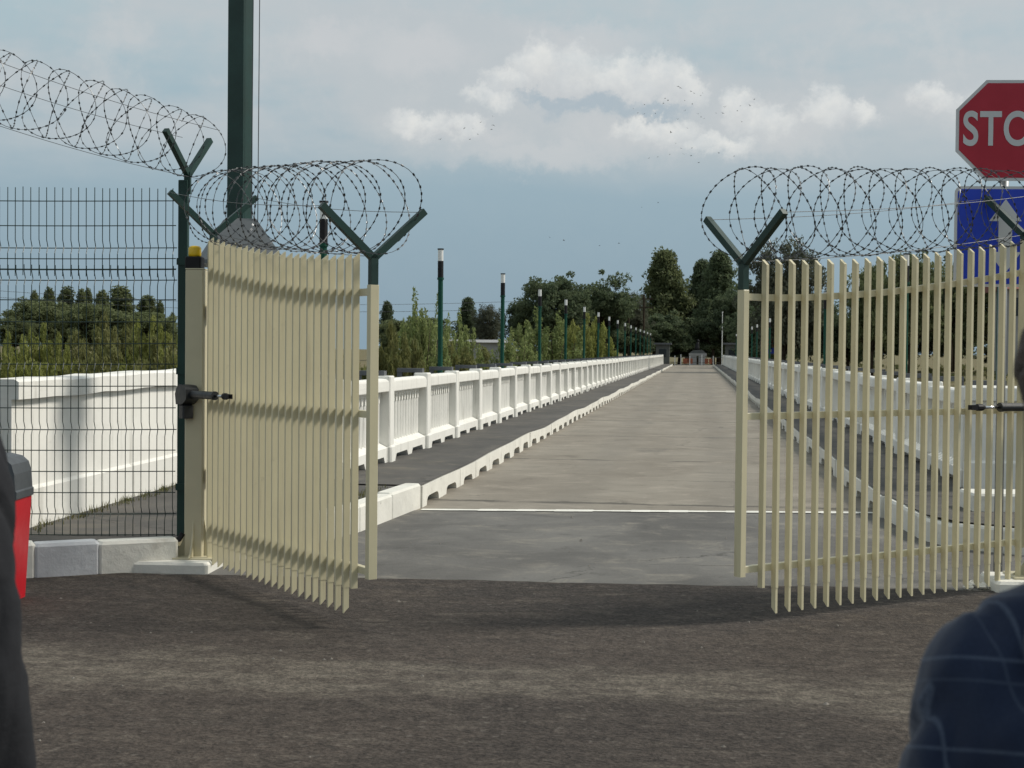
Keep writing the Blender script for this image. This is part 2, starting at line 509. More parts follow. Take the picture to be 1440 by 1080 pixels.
def deck_mat(name, ca, cb, cc, joint):
    m = bpy.data.materials.new(name)
    m.use_nodes = True
    N = NT(m.node_tree)
    b = N.n['Principled BSDF']
    g = N.node('ShaderNodeNewGeometry')
    P = g.outputs['Position']
    sx = N.node('ShaderNodeSeparateXYZ'); N.l.new(P, sx.inputs[0])
    big = N.noise(N.vm('MULTIPLY', P, (0.75, 0.45, 1.0)), 0.9, 7.0, 0.6, 0.5)
    mid = N.noise(N.vm('MULTIPLY', P, (0.85, 1.0, 1.0)), 2.0, 9.0, 0.76, 0.6)
    grain = N.noise(P, 60.0, 4.0, 0.7)
    c = N.mix(N.smooth(big, 0.32, 0.68), (*ca, 1), (*cb, 1))
    c = N.mix(N.smooth(mid, 0.50, 0.70, 0, 0.65), c, (*cc, 1))
    c = N.mix(N.smooth(mid, 0.47, 0.30, 0, 0.6), c, (*[x * 0.60 for x in ca], 1))
    if joint:
        # worn joints across the carriageway, ragged and interrupted
        yw = N.m('ADD', sx.outputs[1], N.m('MULTIPLY', N.m('SUBTRACT', mid, 0.5), 0.5))
        trk = N.m('MULTIPLY', N.smooth(N.m('ABSOLUTE', N.m('SUBTRACT', N.m('ABSOLUTE', N.m('ADD', sx.outputs[0], 0.5)), 0.85)), 0.42, 0.10), N.smooth(big, 0.35, 0.6, 0.3, 0.8))
        c = N.mix(N.m('MULTIPLY', trk, 0.28), c, (0.155, 0.145, 0.128, 1))
        fr = N.m('ABSOLUTE', N.m('SUBTRACT', N.m('FRACT', N.m('DIVIDE', yw, 6.2)), 0.5))
        jl = N.m('MULTIPLY', N.smooth(fr, 0.018, 0.006), N.smooth(big, 0.40, 0.55))
        c = N.mix(N.m('MULTIPLY', jl, 0.75), c, (0.075, 0.07, 0.06, 1))
        # old patch repairs and oil stains
        st = N.noise(N.vm('MULTIPLY', P, (0.8, 0.35, 1)), 0.8, 4.0, 0.55)
        c = N.mix(N.smooth(st, 0.62, 0.72, 0, 0.5), c, (0.12, 0.115, 0.105, 1))
    ck = N.node('ShaderNodeTexVoronoi', feature='DISTANCE_TO_EDGE')
    N.put(ck.inputs['Vector'], N.vm('ADD', P, N.comb(N.m('MULTIPLY', mid, 0.9), N.m('MULTIPLY', big, 0.9), 0.0)))
    ck.inputs['Scale'].default_value = 0.42
    c = N.mix(N.m('MULTIPLY', N.smooth(ck.outputs['Distance'], 0.008, 0.0), N.smooth(big, 0.47, 0.60, 0.0, 0.75)), c, (0.03, 0.027, 0.024, 1))
    c = N.mix(N.smooth(grain, 0.3, 0.7, 0.18, 0.0), c, (0.02, 0.02, 0.02, 1))
    N.l.new(c, b.inputs['Base Color'])
    b.inputs['Roughness'].default_value = 0.88
    b.inputs['Specular IOR Level'].default_value = 0.25
    bn = N.node('ShaderNodeBump'); bn.inputs['Strength'].default_value = 0.5; bn.inputs['Distance'].default_value = 0.006
    N.l.new(N.m('ADD', grain, mid), bn.inputs['Height'])
    N.l.new(bn.outputs[0], b.inputs['Normal'])
    return m


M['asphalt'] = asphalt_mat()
M['deck'] = deck_mat('worn_bridge_deck', (0.232, 0.205, 0.168), (0.295, 0.265, 0.220), (0.40, 0.355, 0.295), True)
M['apron'] = deck_mat('grey_apron', (0.115, 0.110, 0.103), (0.185, 0.178, 0.165), (0.30, 0.275, 0.23), False)
M['walk'] = deck_mat('footway_asphalt', (0.084, 0.081, 0.077), (0.128, 0.120, 0.110), (0.20, 0.178, 0.138), False)

# ------------------------------------------------------------------ layout of the place (metres; +Y runs along the bridge)
KL, KR = -2.74, 1.79            # kerb faces
BL, BR = -3.74, 2.76            # balustrade faces
WZ = 0.22                       # footway height
Y_BR0 = 14.7                    # bridge begins
Y_END = 166.0
BAY = 2.5


def gz(x, y):
    """height of the natural ground"""
    if y < 12: z = -0.06
    elif y < 24: z = -0.06 + (y - 12) / 12 * (-1.7)
    elif y < 148: z = -1.76
    elif y < 164: z = -1.76 + (y - 148) / 16 * 1.70
    else: z = -0.06
    if 12 <= y < 148 and x > 8:
        z += min((x - 8) / 7, 1.0) * 2.1 * (min((y - 12) / 20, 1.0))
    if y < 14 and x < -5.3:
        z += max((-5.3 - x) / 6, -1.3 / 1.0) * -1 * 0.9 if x > -11.3 else -0.9
    elif y < 24 and x < -5.3:
        z -= min((-5.3 - x) / 6, 1.0) * 0.9 * (24 - y) / 10
    return z + 0.12 * math.sin(x * 0.13 + 1) * math.sin(y * 0.11) * (1 if abs(x) > 8 and y > 24 else 0)


# ground sheet
xs = [-3000, -1200, -600, -300, -180] + [-120 + 6 * i for i in range(16)] + [-26, -20, -16, -13, -11.3, -9, -7, -5.3, -4, 0, 3, 5, 8, 12, 16, 20, 26] + [32 + 6 * i for i in range(16)] + [180, 300, 600, 1200, 3000]
ys = [-300, -100, -40, -20, -5, 5, 10, 12, 14, 16, 18, 20, 22, 24] + [30 + 6 * i for i in range(20)] + [148, 152, 156, 160, 164, 170, 180, 200, 230, 260, 320, 450, 700, 1300, 3000, 5000]
g = MB()
for y in ys:
    for x in xs:
        g.v.append((x, y, gz(x, y) - (0.02 if y < 24 else 0)))
nx = len(xs)
for j in range(len(ys) - 1):
    for i in range(nx - 1):
        g.f.append((j * nx + i, j * nx + i + 1, (j + 1) * nx + i + 1, (j + 1) * nx + i))
tag(g.build('ground', M['soil'], smooth=True), 'dry grassy ground beyond the bridge and approach', kind='structure')

# carriageway of the bridge, grey apron, dark approach road
g = MB()
g.add([(KL - 0.1, 12.0, 0.0), (KR + 0.1, 12.0, 0.0), (KR + 0.1, 190, 0.0), (KL - 0.1, 190, 0.0)], [(0, 1, 2, 3)])
tag(g.build('road', M['deck']), 'worn pale concrete carriageway running straight over the bridge', kind='structure')
g = MB()
ap = [(-3.75, 9.9), (3.9, 9.9), (3.9, 13.2), (1.98, 13.2), (1.9, 15.14), (-2.84, 14.40), (-3.0, 12.4), (-3.6, 11.2)]
g.add([(x, y, 0.004) for x, y in ap], [tuple(range(len(ap)))])
tag(g.build('apron', M['apron']), 'grey weathered apron between the gate and the bridge joint', kind='structure')
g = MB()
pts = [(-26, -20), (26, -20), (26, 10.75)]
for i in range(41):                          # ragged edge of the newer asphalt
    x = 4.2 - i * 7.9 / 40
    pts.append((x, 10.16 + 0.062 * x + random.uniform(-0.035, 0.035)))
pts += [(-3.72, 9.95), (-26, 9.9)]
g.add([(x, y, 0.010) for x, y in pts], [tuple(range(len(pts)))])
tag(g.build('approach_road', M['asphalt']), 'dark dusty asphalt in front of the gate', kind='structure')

# white joint line
g = MB()
seg = 24
a0, a1 = Vector((-2.70, 14.43)), Vector((1.80, 15.10))
for i in range(seg):
    p, q = a0.lerp(a1, i / seg), a0.lerp(a1, (i + 1) / seg - 0.0)
    w = 0.075 + random.uniform(-0.02, 0.02)
    g.add([(p.x, p.y - w, 0.012), (q.x, q.y - w, 0.012), (q.x, q.y + w, 0.012), (p.x, p.y + w, 0.012)], [(0, 1, 2, 3)])
tag(g.build('joint_line', M['white_kerb']), 'thin white painted line across the bridge joint', kind='structure')

# bridge deck slab and piers
g = MB()
g.box(-4.45, 3.65, 15.6, Y_END, -0.75, -0.02)
tag(g.build('bridge_deck', M['concrete']), 'concrete slab of the bridge under the road', kind='structure')

# footways
wave = lambda y: 0.75 * (0.024 * math.sin(y * 0.62) + 0.014 * math.sin(y * 1.31 + 1.0)) * min(max((y - 15.0) / 4.0, 0), 1)
g = MB()
YL = [14.72 + i * 0.605 for i in range(251)]
for y in YL:
    for x in (KL - 0.014, KL - 0.6, BL - 0.60):
        g.v.append((x, y, WZ + 0.006 + (wave(y) * (1 if x > KL - 0.1 else 0.5) if x > KL - 0.7 else 0)))
for j in range(len(YL) - 1):
    for i in range(2):
        a = j * 3 + i
        g.f.append((a + 1, a, a + 3, a + 4))
left_ap = [(-2.86, 15.0), (-2.86, 14.4), (-3.0, 12.6), (-3.3, 11.3), (-3.55, 10.55), (-3.75, 10.28), (-4.45, 9.78), (-5.3, 9.3), (-8.0, 8.2), (-8.0, 10.5), (-5.25, 10.5), (-5.35, 15.0)]
o = len(g.v)
g.v += [(x, y, WZ - 0.008) for x, y in left_ap]
g.f.append(tuple(range(o, o + len(left_ap))))
fw_l = tag(g.build('footway_left', M['walk']), 'dark asphalt footway along the left white kerb', kind='structure')
g = MB()
for y in YL:
    for x in (KR + 0.014, KR + 0.5, BR + 0.60):
        g.v.append((x, y, WZ + 0.006 + (wave(y) * (1 if x < KR + 0.1 else 0.5) if x < KR + 0.6 else 0)))
for j in range(len(YL) - 1):
    for i in range(2):
        a = j * 3 + i
        g.f.append((a, a + 1, a + 4, a + 3))
right_ap = [(1.83, 15.0), (1.97, 13.02), (2.15, 12.54), (2.62, 12.21), (6.0, 12.03), (6.0, 15.7), (3.4, 15.3)]
o = len(g.v)
g.v += [(x, y, WZ + 0.004) for x, y in right_ap]
g.f.append(tuple(reversed(range(o, o + len(right_ap)))))
fw_r = tag(g.build('footway_right', M['walk']), 'dark asphalt footway along the right white kerb', kind='structure')


# kerb blocks with arched drain openings
def kerb_block(s, L=1.21):
    """block along +y from 0 to L, road face at x = 0, body towards s"""
    lo, hi, h = 0.24, 0.24 + 0.72, 0.092
    out = [(0, 0), (lo, 0)]
    for k in range(7):
        t = k / 6
        e = 0.09
        if k <= 3: out.append((lo + 0.02 + e * (1 - math.cos(t * math.pi)), h * math.sin(min(t * 2, 1) * math.pi / 2) * 0.98))
    for k in range(4):
        t = k / 3
        out.append((hi - 0.02 - 0.09 * (math.cos(t * math.pi / 2)), h * math.cos(t * math.pi / 2) * 0.98 + 0.0))
    out += [(hi, 0), (L - 0.006, 0), (L - 0.006, 0.215), (0, 0.215)]
    g = MB()
    a, b = (0.0, 0.17 * s)
    # built as columns so that the arch opening stays clean
    top = 0.215
    def col(y0, y1, z0a, z0b):
        vs_ = [(a, y0, z0a), (b, y0, z0a), (b, y1, z0b), (a, y1, z0b), (a, y0, top), (b, y0, top), (b, y1, top), (a, y1, top)]
        g.add(vs_, [(0, 3, 2, 1), (4, 5, 6, 7), (0, 1, 5, 4), (1, 2, 6, 5), (2, 3, 7, 6), (3, 0, 4, 7)])
    col(0, lo, -0.03, -0.03)
    prof = [(lo, -0.02), (lo + 0.02, 0.045), (lo + 0.06, 0.078), (lo + 0.14, h), (hi - 0.14, h), (hi - 0.06, 0.078), (hi - 0.02, 0.045), (hi, -0.02)]
    for (y0, z0), (y1, z1) in zip(prof, prof[1:]):
        col(y0, y1, z0, z1)
    col(hi, L - 0.006, -0.03, -0.03)
    me = g.mesh('kerb_block', M['white_kerb'])
    fix_normals(me)
    return me


for s, X, fw, off in ((-1, KL, fw_l, 0), (1, KR, fw_r, 0)):
    me = kerb_block(s)
    n = int((Y_END - Y_BR0) / 1.21)
    for i in range(n):
        y = Y_BR0 + i * 1.21
        o = link('kerb_block', me, fw, (X + random.uniform(-0.005, 0.005), y, wave(y)))
        o.rotation_euler = (math.atan((wave(y + 1.21) - wave(y)) / 1.21), 0, random.uniform(-0.003, 0.003))

# plain kerb stones of the approach


M['shaded_kerb'] = material('shaded_white_kerb', (0.60, 0.61, 0.63), 0.85, var=0.12, scale=3.0, bump=0.6, bscale=16, spec=0.2, spots=[((0.2, 0.2, 0.21), 9.0, 0.62, 0.76, 0.6)])  # white kerb standing in shade, the shade put into its base colour
KS = [0]


def kerb_path(path, fw, w=0.17, h=0.24, side=-1):
    for (x0, y0), (x1, y1) in zip(path, path[1:]):
        L = math.hypot(x1 - x0, y1 - y0)
        n = max(1, round(L / 0.95))
        for k in range(n):
            px0, py0 = x0 + (x1 - x0) * k / n, y0 + (y1 - y0) * k / n
            px1, py1 = x0 + (x1 - x0) * (k + 1) / n, y0 + (y1 - y0) * (k + 1) / n
            l = math.hypot(px1 - px0, py1 - py0)
            g = MB()
            g.bbox(0, l + 0.012, 0 if side > 0 else -w, w if side > 0 else 0, -0.05, h + random.uniform(-0.012, 0.012), 0.022)
            KS[0] += 1
            o = g.build('kerb_stone', M['shaded_kerb' if (side < 0 and abs(px1 + 4.45) < 0.3 and py1 < 10) else 'white_kerb'], fw)
            o.location = (px0, py0, 0)
            o.rotation_euler = (0, 0, math.atan2(py1 - py0, px1 - px0))


kerb_path([(-2.75, 14.66), (-2.90, 12.6), (-3.18, 11.3), (-3.42, 10.62)], fw_l, side=-1)
kerb_path([(-3.66, 10.16), (-4.12, 9.86), (-4.48, 9.62), (-5.2, 9.2), (-7.9, 8.05)], fw_l, side=-1)
kerb_path([(1.81, 14.66), (1.93, 13.0), (2.12, 12.5), (2.6, 12.16), (5.9, 11.98)], fw_r, h=0.205, side=1)

# ------------------------------------------------------------------ balustrades


def baluster_outline(p=0.187, w=0.100, z0=0.25, z1=0.86):
    """one baluster with its head flared into half arches"""
    hw, hp = w / 2, p / 2
    r = [(-hw, z0), (hw, z0), (hw, z1 - 0.10)]
    for k in range(1, 5):
        t = k / 4 * math.pi / 2
        r.append((hw + (hp - hw) * (1 - math.cos(t)), z1 - 0.10 + 0.06 * math.sin(t)))
    r += [(hp, z1), (-hp, z1)]
    l = [(-x, z) for x, z in r[3:7]][::-1]
    return r + l + [(-hw, z1 - 0.10)]


def bal_mesh(s):
    g = MB()
    out = baluster_outline()
    # split: shaft box plus flared head as quads strips
    hw = 0.034
    a, b = 0.080 * s, 0.190 * s
    c = 0.020
    ch = [(a, -hw + c), (a, hw - c), (a + c * s, hw), (b, hw), (b, -hw), (a + c * s, -hw)]
    g.prism(ch, 'z', 0.20, 0.72)
    levels = []
    for k in range(5):
        t = k / 4 * math.pi / 2
        levels.append((hw + 0.0565 * (1 - math.cos(t)), 0.72 + 0.10 * math.sin(t)))
    levels.append((0.0905, 0.875))
    for (w0, z0), (w1, z1) in zip(levels, levels[1:]):
        vs_ = [(a, -w0, z0), (b, -w0, z0), (b, w0, z0), (a, w0, z0), (a, -w1, z1), (b, -w1, z1), (b, w1, z1), (a, w1, z1)]
        g.add(vs_, [(0, 3, 2, 1), (4, 5, 6, 7), (0, 1, 5, 4), (1, 2, 6, 5), (2, 3, 7, 6), (3, 0, 4, 7)])
    return g


PANEL = BAY - 0.262         # clear length between posts
NB = 12


def panel_meshes(s):
    bm_ = bal_mesh(s)
    me_b = bm_.mesh('baluster', M['white']); fix_normals(me_b)
    row = MB()
    for k in range(NB):
        row.add(bm_.v, bm_.f, Matrix.Translation((0, 0.0330 + (k + 0.5) * 0.181, 0)))
    me_r = row.mesh('baluster_row', M['white']); fix_normals(me_r)
    # base band with two low openings
    g = MB()
    a, b = -0.005 * s, 0.17 * s
    def col(y0, y1, z0a, z0b):
        vs_ = [(a, y0, z0a), (b, y0, z0a), (b, y1, z0b), (a, y1, z0b), (a, y0, 0.175), (b, y0, 0.27), (b, y1, 0.27), (a, y1, 0.175)]
        g.add(vs_, [(0, 3, 2, 1), (4, 5, 6, 7), (0, 1, 5, 4), (1, 2, 6, 5), (2, 3, 7, 6), (3, 0, 4, 7)])
    cuts = [(0.0, -0.01), (0.20, -0.01), (0.20, 0.0), (0.27, 0.075), (0.95, 0.075), (1.02, 0.0), (1.02, -0.01), (1.26, -0.01), (1.26, 0.0), (1.33, 0.075), (2.01, 0.075), (2.08, 0.0), (2.08, -0.01), (PANEL, -0.01)]
    for (y0, z0), (y1, z1) in zip(cuts, cuts[1:]):
        if y1 - y0 > 1e-4: col(y0, y1, z0, z1)
    me_p = g.mesh('base_band', M['white']); fix_normals(me_p)
    # coping between posts, rounded in section and at its ends
    g = MB()
    sec = [(-0.012, 0.862), (-0.016, 0.87), (-0.018, 0.93), (-0.018, 0.985), (-0.012, 1.005), (0.006, 1.016), (0.075, 1.022), (0.145, 1.016), (0.162, 1.005), (0.168, 0.985), (0.168, 0.862)]
    sec = [(x * s, z) for x, z in sec]
    rings = []
    for y, k in ((0.0, 0.82), (0.02, 0.90), (0.06, 0.965), (0.14, 0.995), (PANEL / 2, 1.0), (PANEL - 0.14, 0.995), (PANEL - 0.06, 0.965), (PANEL - 0.02, 0.90), (PANEL, 0.82)):
        rings.append([(x, y, 0.845 + (z - 0.845) * k) for x, z in sec])
    n = len(sec)
    for r_ in rings: g.v += r_
    for i in range(len(rings) - 1):
        for k in range(n):
            j = (k + 1) % n
            g.f.append((i * n + k, i * n + j, (i + 1) * n + j, (i + 1) * n + k))
    g.f.append(tuple(range(n))); g.f.append(tuple(range((len(rings) - 1) * n, len(rings) * n)))
    me_t = g.mesh('coping', M['white'], False); fix_normals(me_t)
    # post: shaft, plinth, small head
    g = MB()
    g.bbox(-0.03 if s > 0 else -0.17, 0.17 if s > 0 else 0.03, 0.0, 0.255, 0.20, 1.055, 0.015)
    g.bbox(-0.05 if s > 0 else -0.19, 0.19 if s > 0 else 0.05, -0.004, 0.259, -0.02, 0.20, 0.018)
    me_o = g.mesh('post', M['white'])
    g = MB()
    x0, x1 = (0.06, 0.42) if s > 0 else (-0.42, -0.06)
    g.box(x0, x1, 0.05, 0.20, 1.058, 1.115)
    g.box(min(x0, x1) + (0.30 if s > 0 else 0.0), min(x0, x1) + (0.36 if s > 0 else 0.06), 0.06, 0.14, -0.1, 1.058)
    me_k = g.mesh('bracket', M['bracket'])
    return me_b, me_r, me_p, me_t, me_o, me_k


for s, X, y0, name_label in ((-1, BL, 15.2, 'white concrete balustrade along the left, sunlit side of the bridge'), (1, BR, 15.75, 'white concrete balustrade along the right, shaded side of the bridge')):
    me_b, me_r, me_p, me_t, me_o, me_k = panel_meshes(s)
    root = thing('balustrade', name_label, 'balustrade', (X, y0, WZ), group='balustrades of the bridge')
    nb = int((Y_END - 2 - y0) / BAY)
    for i in range(nb + 1):
        jx, jz = random.uniform(-0.008, 0.008), random.uniform(-0.006, 0.006)
        p = link('post', me_o, root, (jx, i * BAY, jz))
        link('bracket', me_k, p)
        if i == nb: break
        base = link('panel', me_p, root, (random.uniform(-0.006, 0.006), i * BAY + 0.2595, 0))
        link('coping', me_t, base, (0, 0, random.uniform(-0.012, 0.008)))
        if i < 12:
            for k in range(NB):
                link('baluster', me_b, base, (0, 0.0330 + (k + 0.5) * 0.181, 0))
        else:
            tag(link('baluster_row', me_r, base), kind='stuff')

# solid parapets of the approach


def parapet(name, label, path, h0, h1, side, end=True):
    """wall along path ((x,y) points), with a coping band, recessed face and plinth; face on 'side'"""
    root = thing(name, label, 'wall', (path[0][0], path[0][1], WZ))
    (x0, y0), (x1, y1) = path
    L = math.hypot(x1 - x0, y1 - y0)
    root.rotation_euler = (0, 0, math.atan2(y1 - y0, x1 - x0))
    t = 0.24
    def bx(a, b, z0, z1, z2=None):
        z2 = z1 if z2 is None else z2
        ya, yb = (a, b) if side > 0 else (-b, -a)
        return [(0, ya, z0), (L, ya, z0), (L, yb, z0), (0, yb, z0), (0, ya, z1), (L, ya, z2), (L, yb, z2), (0, yb, z1)]
    F6 = [(0, 3, 2, 1), (4, 5, 6, 7), (0, 1, 5, 4), (1, 2, 6, 5), (2, 3, 7, 6), (3, 0, 4, 7)]
    g = MB(); g.add(bx(0.025, t - 0.02, 0.30, h0 - 0.15, h1 - 0.15), F6); g.build('wall_face', M['white'], root)
    g = MB(); g.add(bx(0.0, t, -0.25, 0.28), F6)
    ya, yb = (0.0, 0.03) if side > 0 else (0.0, -0.03)
    g.add([(0, ya, 0.28), (L, ya, 0.28), (L, yb, 0.31), (0, yb, 0.31), (0, yb * 7, 0.28), (L, yb * 7, 0.28), (L, yb * 7, 0.31), (0, yb * 7, 0.31)], [(0, 1, 2, 3), (0, 4, 5, 1), (3, 2, 6, 7), (4, 7, 6, 5), (0, 3, 7, 4), (1, 5, 6, 2)])
    g.build('plinth', M['white'], root)
    # coping of cast lengths, a little uneven
    g = MB()
    n = 14
    A, B = (-0.03, t + 0.02)
    if side < 0: A, B = -A, -B
    for i in range(n + 1):
        f = i / n
        hz = h0 + (h1 - h0) * f + random.uniform(-0.007, 0.007)
        x = L * f
        g.v += [(x, A, hz - 0.15), (x, A, hz - 0.02), (x, A + (B - A) * 0.12, hz), (x, A + (B - A) * 0.88, hz), (x, B, hz - 0.02), (x, B, hz - 0.15)]
    for i in range(n):
        for k in range(6):
            j = (k + 1) % 6
            g.f.append((i * 6 + k, i * 6 + j, (i + 1) * 6 + j, (i + 1) * 6 + k))
    g.f.append((0, 1, 2, 3, 4, 5)); g.f.append(tuple(n * 6 + k for k in range(6)))
    me = g.mesh('coping', M['white']); fix_normals(me); link('coping', me, root)
    return root


parapet('parapet_wall', 'long solid white parapet wall behind the green mesh fence', [(-5.02, 10.42), (-5.26, 15.45)], 1.13, 1.15, 1)
parapet('parapet_wall', 'short solid white wall closing the left balustrade behind the open left gate leaf', [(-5.30, 15.36), (-3.95, 15.30)], 1.12, 1.12, 1)
parapet('parapet_wall', 'solid white wall turning away from the right balustrade behind the sign pole', [(2.76, 15.44), (6.2, 15.85)], 1.06, 1.06, 1)

# a white block standing on the right footway
g = MB(); g.bbox(0, 1.4, 0, 0.5, 0, 0.17, 0.02)
o = g.build('concrete_block', M['white_kerb']); o.location = (2.42, 13.35, WZ - 0.01); o.rotation_euler = (0, 0, R(6))
tag(o, 'low white painted concrete block on the footway behind the right gate leaf', 'block')

# ------------------------------------------------------------------ bridge lamps


def lamp_meshes(h):
    out = {}
    g = MB(); g.lathe([(0.055, 0), (0.055, 0.012), (0.041, 0.015), (0.041, h - 0.47)], 12); out['pole'] = (g.mesh('pole', M['lamp_green']))
    g = MB(); g.lathe([(0.047, h - 0.47), (0.047, h - 0.20)], 12); out['sleeve'] = g.mesh('sleeve', M['black'])
    g = MB(); g.lathe([(0.044, h - 0.20), (0.044, h - 0.02)], 12)
    out['diffuser'] = g.mesh('diffuser', M['lampwhite'])
    g = MB(); g.lathe([(0.052, h - 0.02), (0.052, h)], 12); out['cap'] = g.mesh('cap', M['black'])
    g = MB(); g.lathe([(0.055, h - 0.50), (0.055, h - 0.465)], 12); out['clamp'] = g.mesh('clamp', M['lamp_green'])
    return out


M['lamp_green'] = material('lamp_green_paint', (0.006, 0.070, 0.046), 0.6, var=0.2, scale=4.0, spec=0.25)
LM = lamp_meshes(3.12)
ordn = ['first', 'second', 'third', 'fourth', 'fifth', 'sixth', 'seventh', 'eighth', 'ninth', 'tenth', 'eleventh', 'twelfth', 'thirteenth', 'fourteenth', 'fifteenth', 'sixteenth', 'seventeenth', 'eighteenth', 'nineteenth']
for s, X, y0 in ((-1, -4.10, 15.9), (1, 3.32, 16.9)):
    side = 'left' if s < 0 else 'right'
    for i in range(16):
        y = y0 + i * 7.55
        if i == 0:
            lab = f'green bridge lamp with white head seen over the {"left gate leaf" if s < 0 else "right gate leaf beside the sign pole"}'
        else:
            lab = f'slim green bridge lamp with white head, {ordn[i]} from the gate behind the {side} balustrade'
        t = thing('bridge_lamp', lab, 'lamp', (X, y, 0.1), random.uniform(0, 6), group='lamps along the bridge')
        t.rotation_euler = (random.uniform(-0.006, 0.006), random.uniform(-0.006, 0.006), 0)
        for k, me in LM.items():
            link(k, me, t)

# ------------------------------------------------------------------ gate
L_LEAF = 2.63
HL = Vector((-3.47, 10.30))                    # left hinge
HR = Vector((2.22, 10.47))                     # right hinge
dirL = (Vector((-1.84, 8.27)) - HL).normalized()
dirR = (Vector((0.285, 8.77)) - HR).normalized()


def rail_z(u):
    return 1.925 + 0.245 * max(1 - u / (L_LEAF * 0.93), 0) ** 1.6


def coil_mesh(p0, p1, r, turns, seed, r1=None, open_end=True):
    """concertina of barbed tape between two points; returns tape tube and barbs"""
    rnd = random.Random(seed)
    p0, p1 = Vector(p0), Vector(p1)
    ax = (p1 - p0)
    Lc = ax.length
    ax.normalize()
    u = ax.cross(Vector((0, 0, 1))).normalized()
    w = u.cross(ax)
    r1 = r1 or r
    n = int(turns * 40)
    pitch = Lc / turns
    ph = rnd.uniform(0, 6)
    jit = [rnd.uniform(-0.35, 0.35) for _ in range(int(turns) + 4)]
    jr = [rnd.uniform(0.955, 1.04) for _ in range(int(turns) + 4)]
    pts = []
    for i in range(n + 1):
        t = 2 * math.pi * turns * i / n
        k = t / (2 * math.pi)
        f = k - int(k)
        f = f * f * (3 - 2 * f)
        j = jit[int(k)] * (1 - f) + jit[int(k) + 1] * f
        rr = (r + (r1 - r) * i / n) * (jr[int(k)] * (1 - f) + jr[int(k) + 1] * f)
        a = pitch * k + 0.85 * pitch * math.sin(1.5 * t + ph) + j * pitch * 0.9
        a = min(max(a, -0.06), Lc + 0.06)
        pts.append(p0 + ax * a + (u * math.cos(t + ph) + w * math.sin(t + ph)) * rr)
    g = MB(); g.tube(pts, 0.0021, 4)
    b = MB()
    acc = 0.0
    for p, q in zip(pts, pts[1:]):
        d = q - p
        acc += d.length
        if acc > 0.042:
            acc = 0
            t = d.normalized()
            s1 = t.cross(Vector((rnd.uniform(-1, 1), rnd.uniform(-1, 1), rnd.uniform(-1, 1)))).normalized()
            s2 = t.cross(s1)
            hl, hw = 0.009, 0.0056
            for sv in (s1, s2):
                b.add([p - t * hl + sv * hw, p - t * hl - sv * hw, p + t * hl - sv * hw, p + t * hl + sv * hw, p + s2 * 0.002, p - s2 * 0.002],
                      [(0, 4, 3), (1, 2, 4), (0, 1, 4), (3, 4, 2)])
    return g, b


def wire_coil(label, p0, p1, r, turns, seed, lines, r1=None):
    root = thing('razor_wire_coil', label, 'razor wire', p0, group='razor wire coils')
    g, b = coil_mesh((0, 0, 0), Vector(p1) - Vector(p0), r, turns, seed, r1)
    g.build('tape', M['wire'], root)
    tag(b.build('barbs', M['wire'], root), kind='stuff')
    for q0, q1 in lines:
        g = MB()
        q0, q1 = Vector(q0) - Vector(p0), Vector(q1) - Vector(p0)
        pts = []
        for i in range(13):
            t = i / 12
            p = q0.lerp(q1, t); p.z -= 0.03 * math.sin(math.pi * t)
            pts.append(p)
        g.tube(pts, 0.0019, 4)
        g.build('tension_wire', M['wire'], root)
    return root


def y_arms(g, top, nrm, reach, rise, w=0.02):
    """two arms of a Y bracket, square tube, from the point top"""
    for s in (-1, 1):
        a = Vector(top)
        b = a + Vector((nrm[0] * reach * s, nrm[1] * reach * s, rise))
        d = (b - a).normalized()
        side = Vector((-nrm[1], nrm[0], 0))
        up = d.cross(side).normalized()
        a2 = a - d * 0.02
        vs_ = []
        for p in (a2, b):
            for e, f in ((-1, -1), (1, -1), (1, 1), (-1, 1)):
                vs_.append(p + side * w * e + up * w * f)
        g.add(vs_, [(0, 3, 2, 1), (4, 5, 6, 7), (0, 1, 5, 4), (1, 2, 6, 5), (2, 3, 7, 6), (3, 0, 4, 7)])


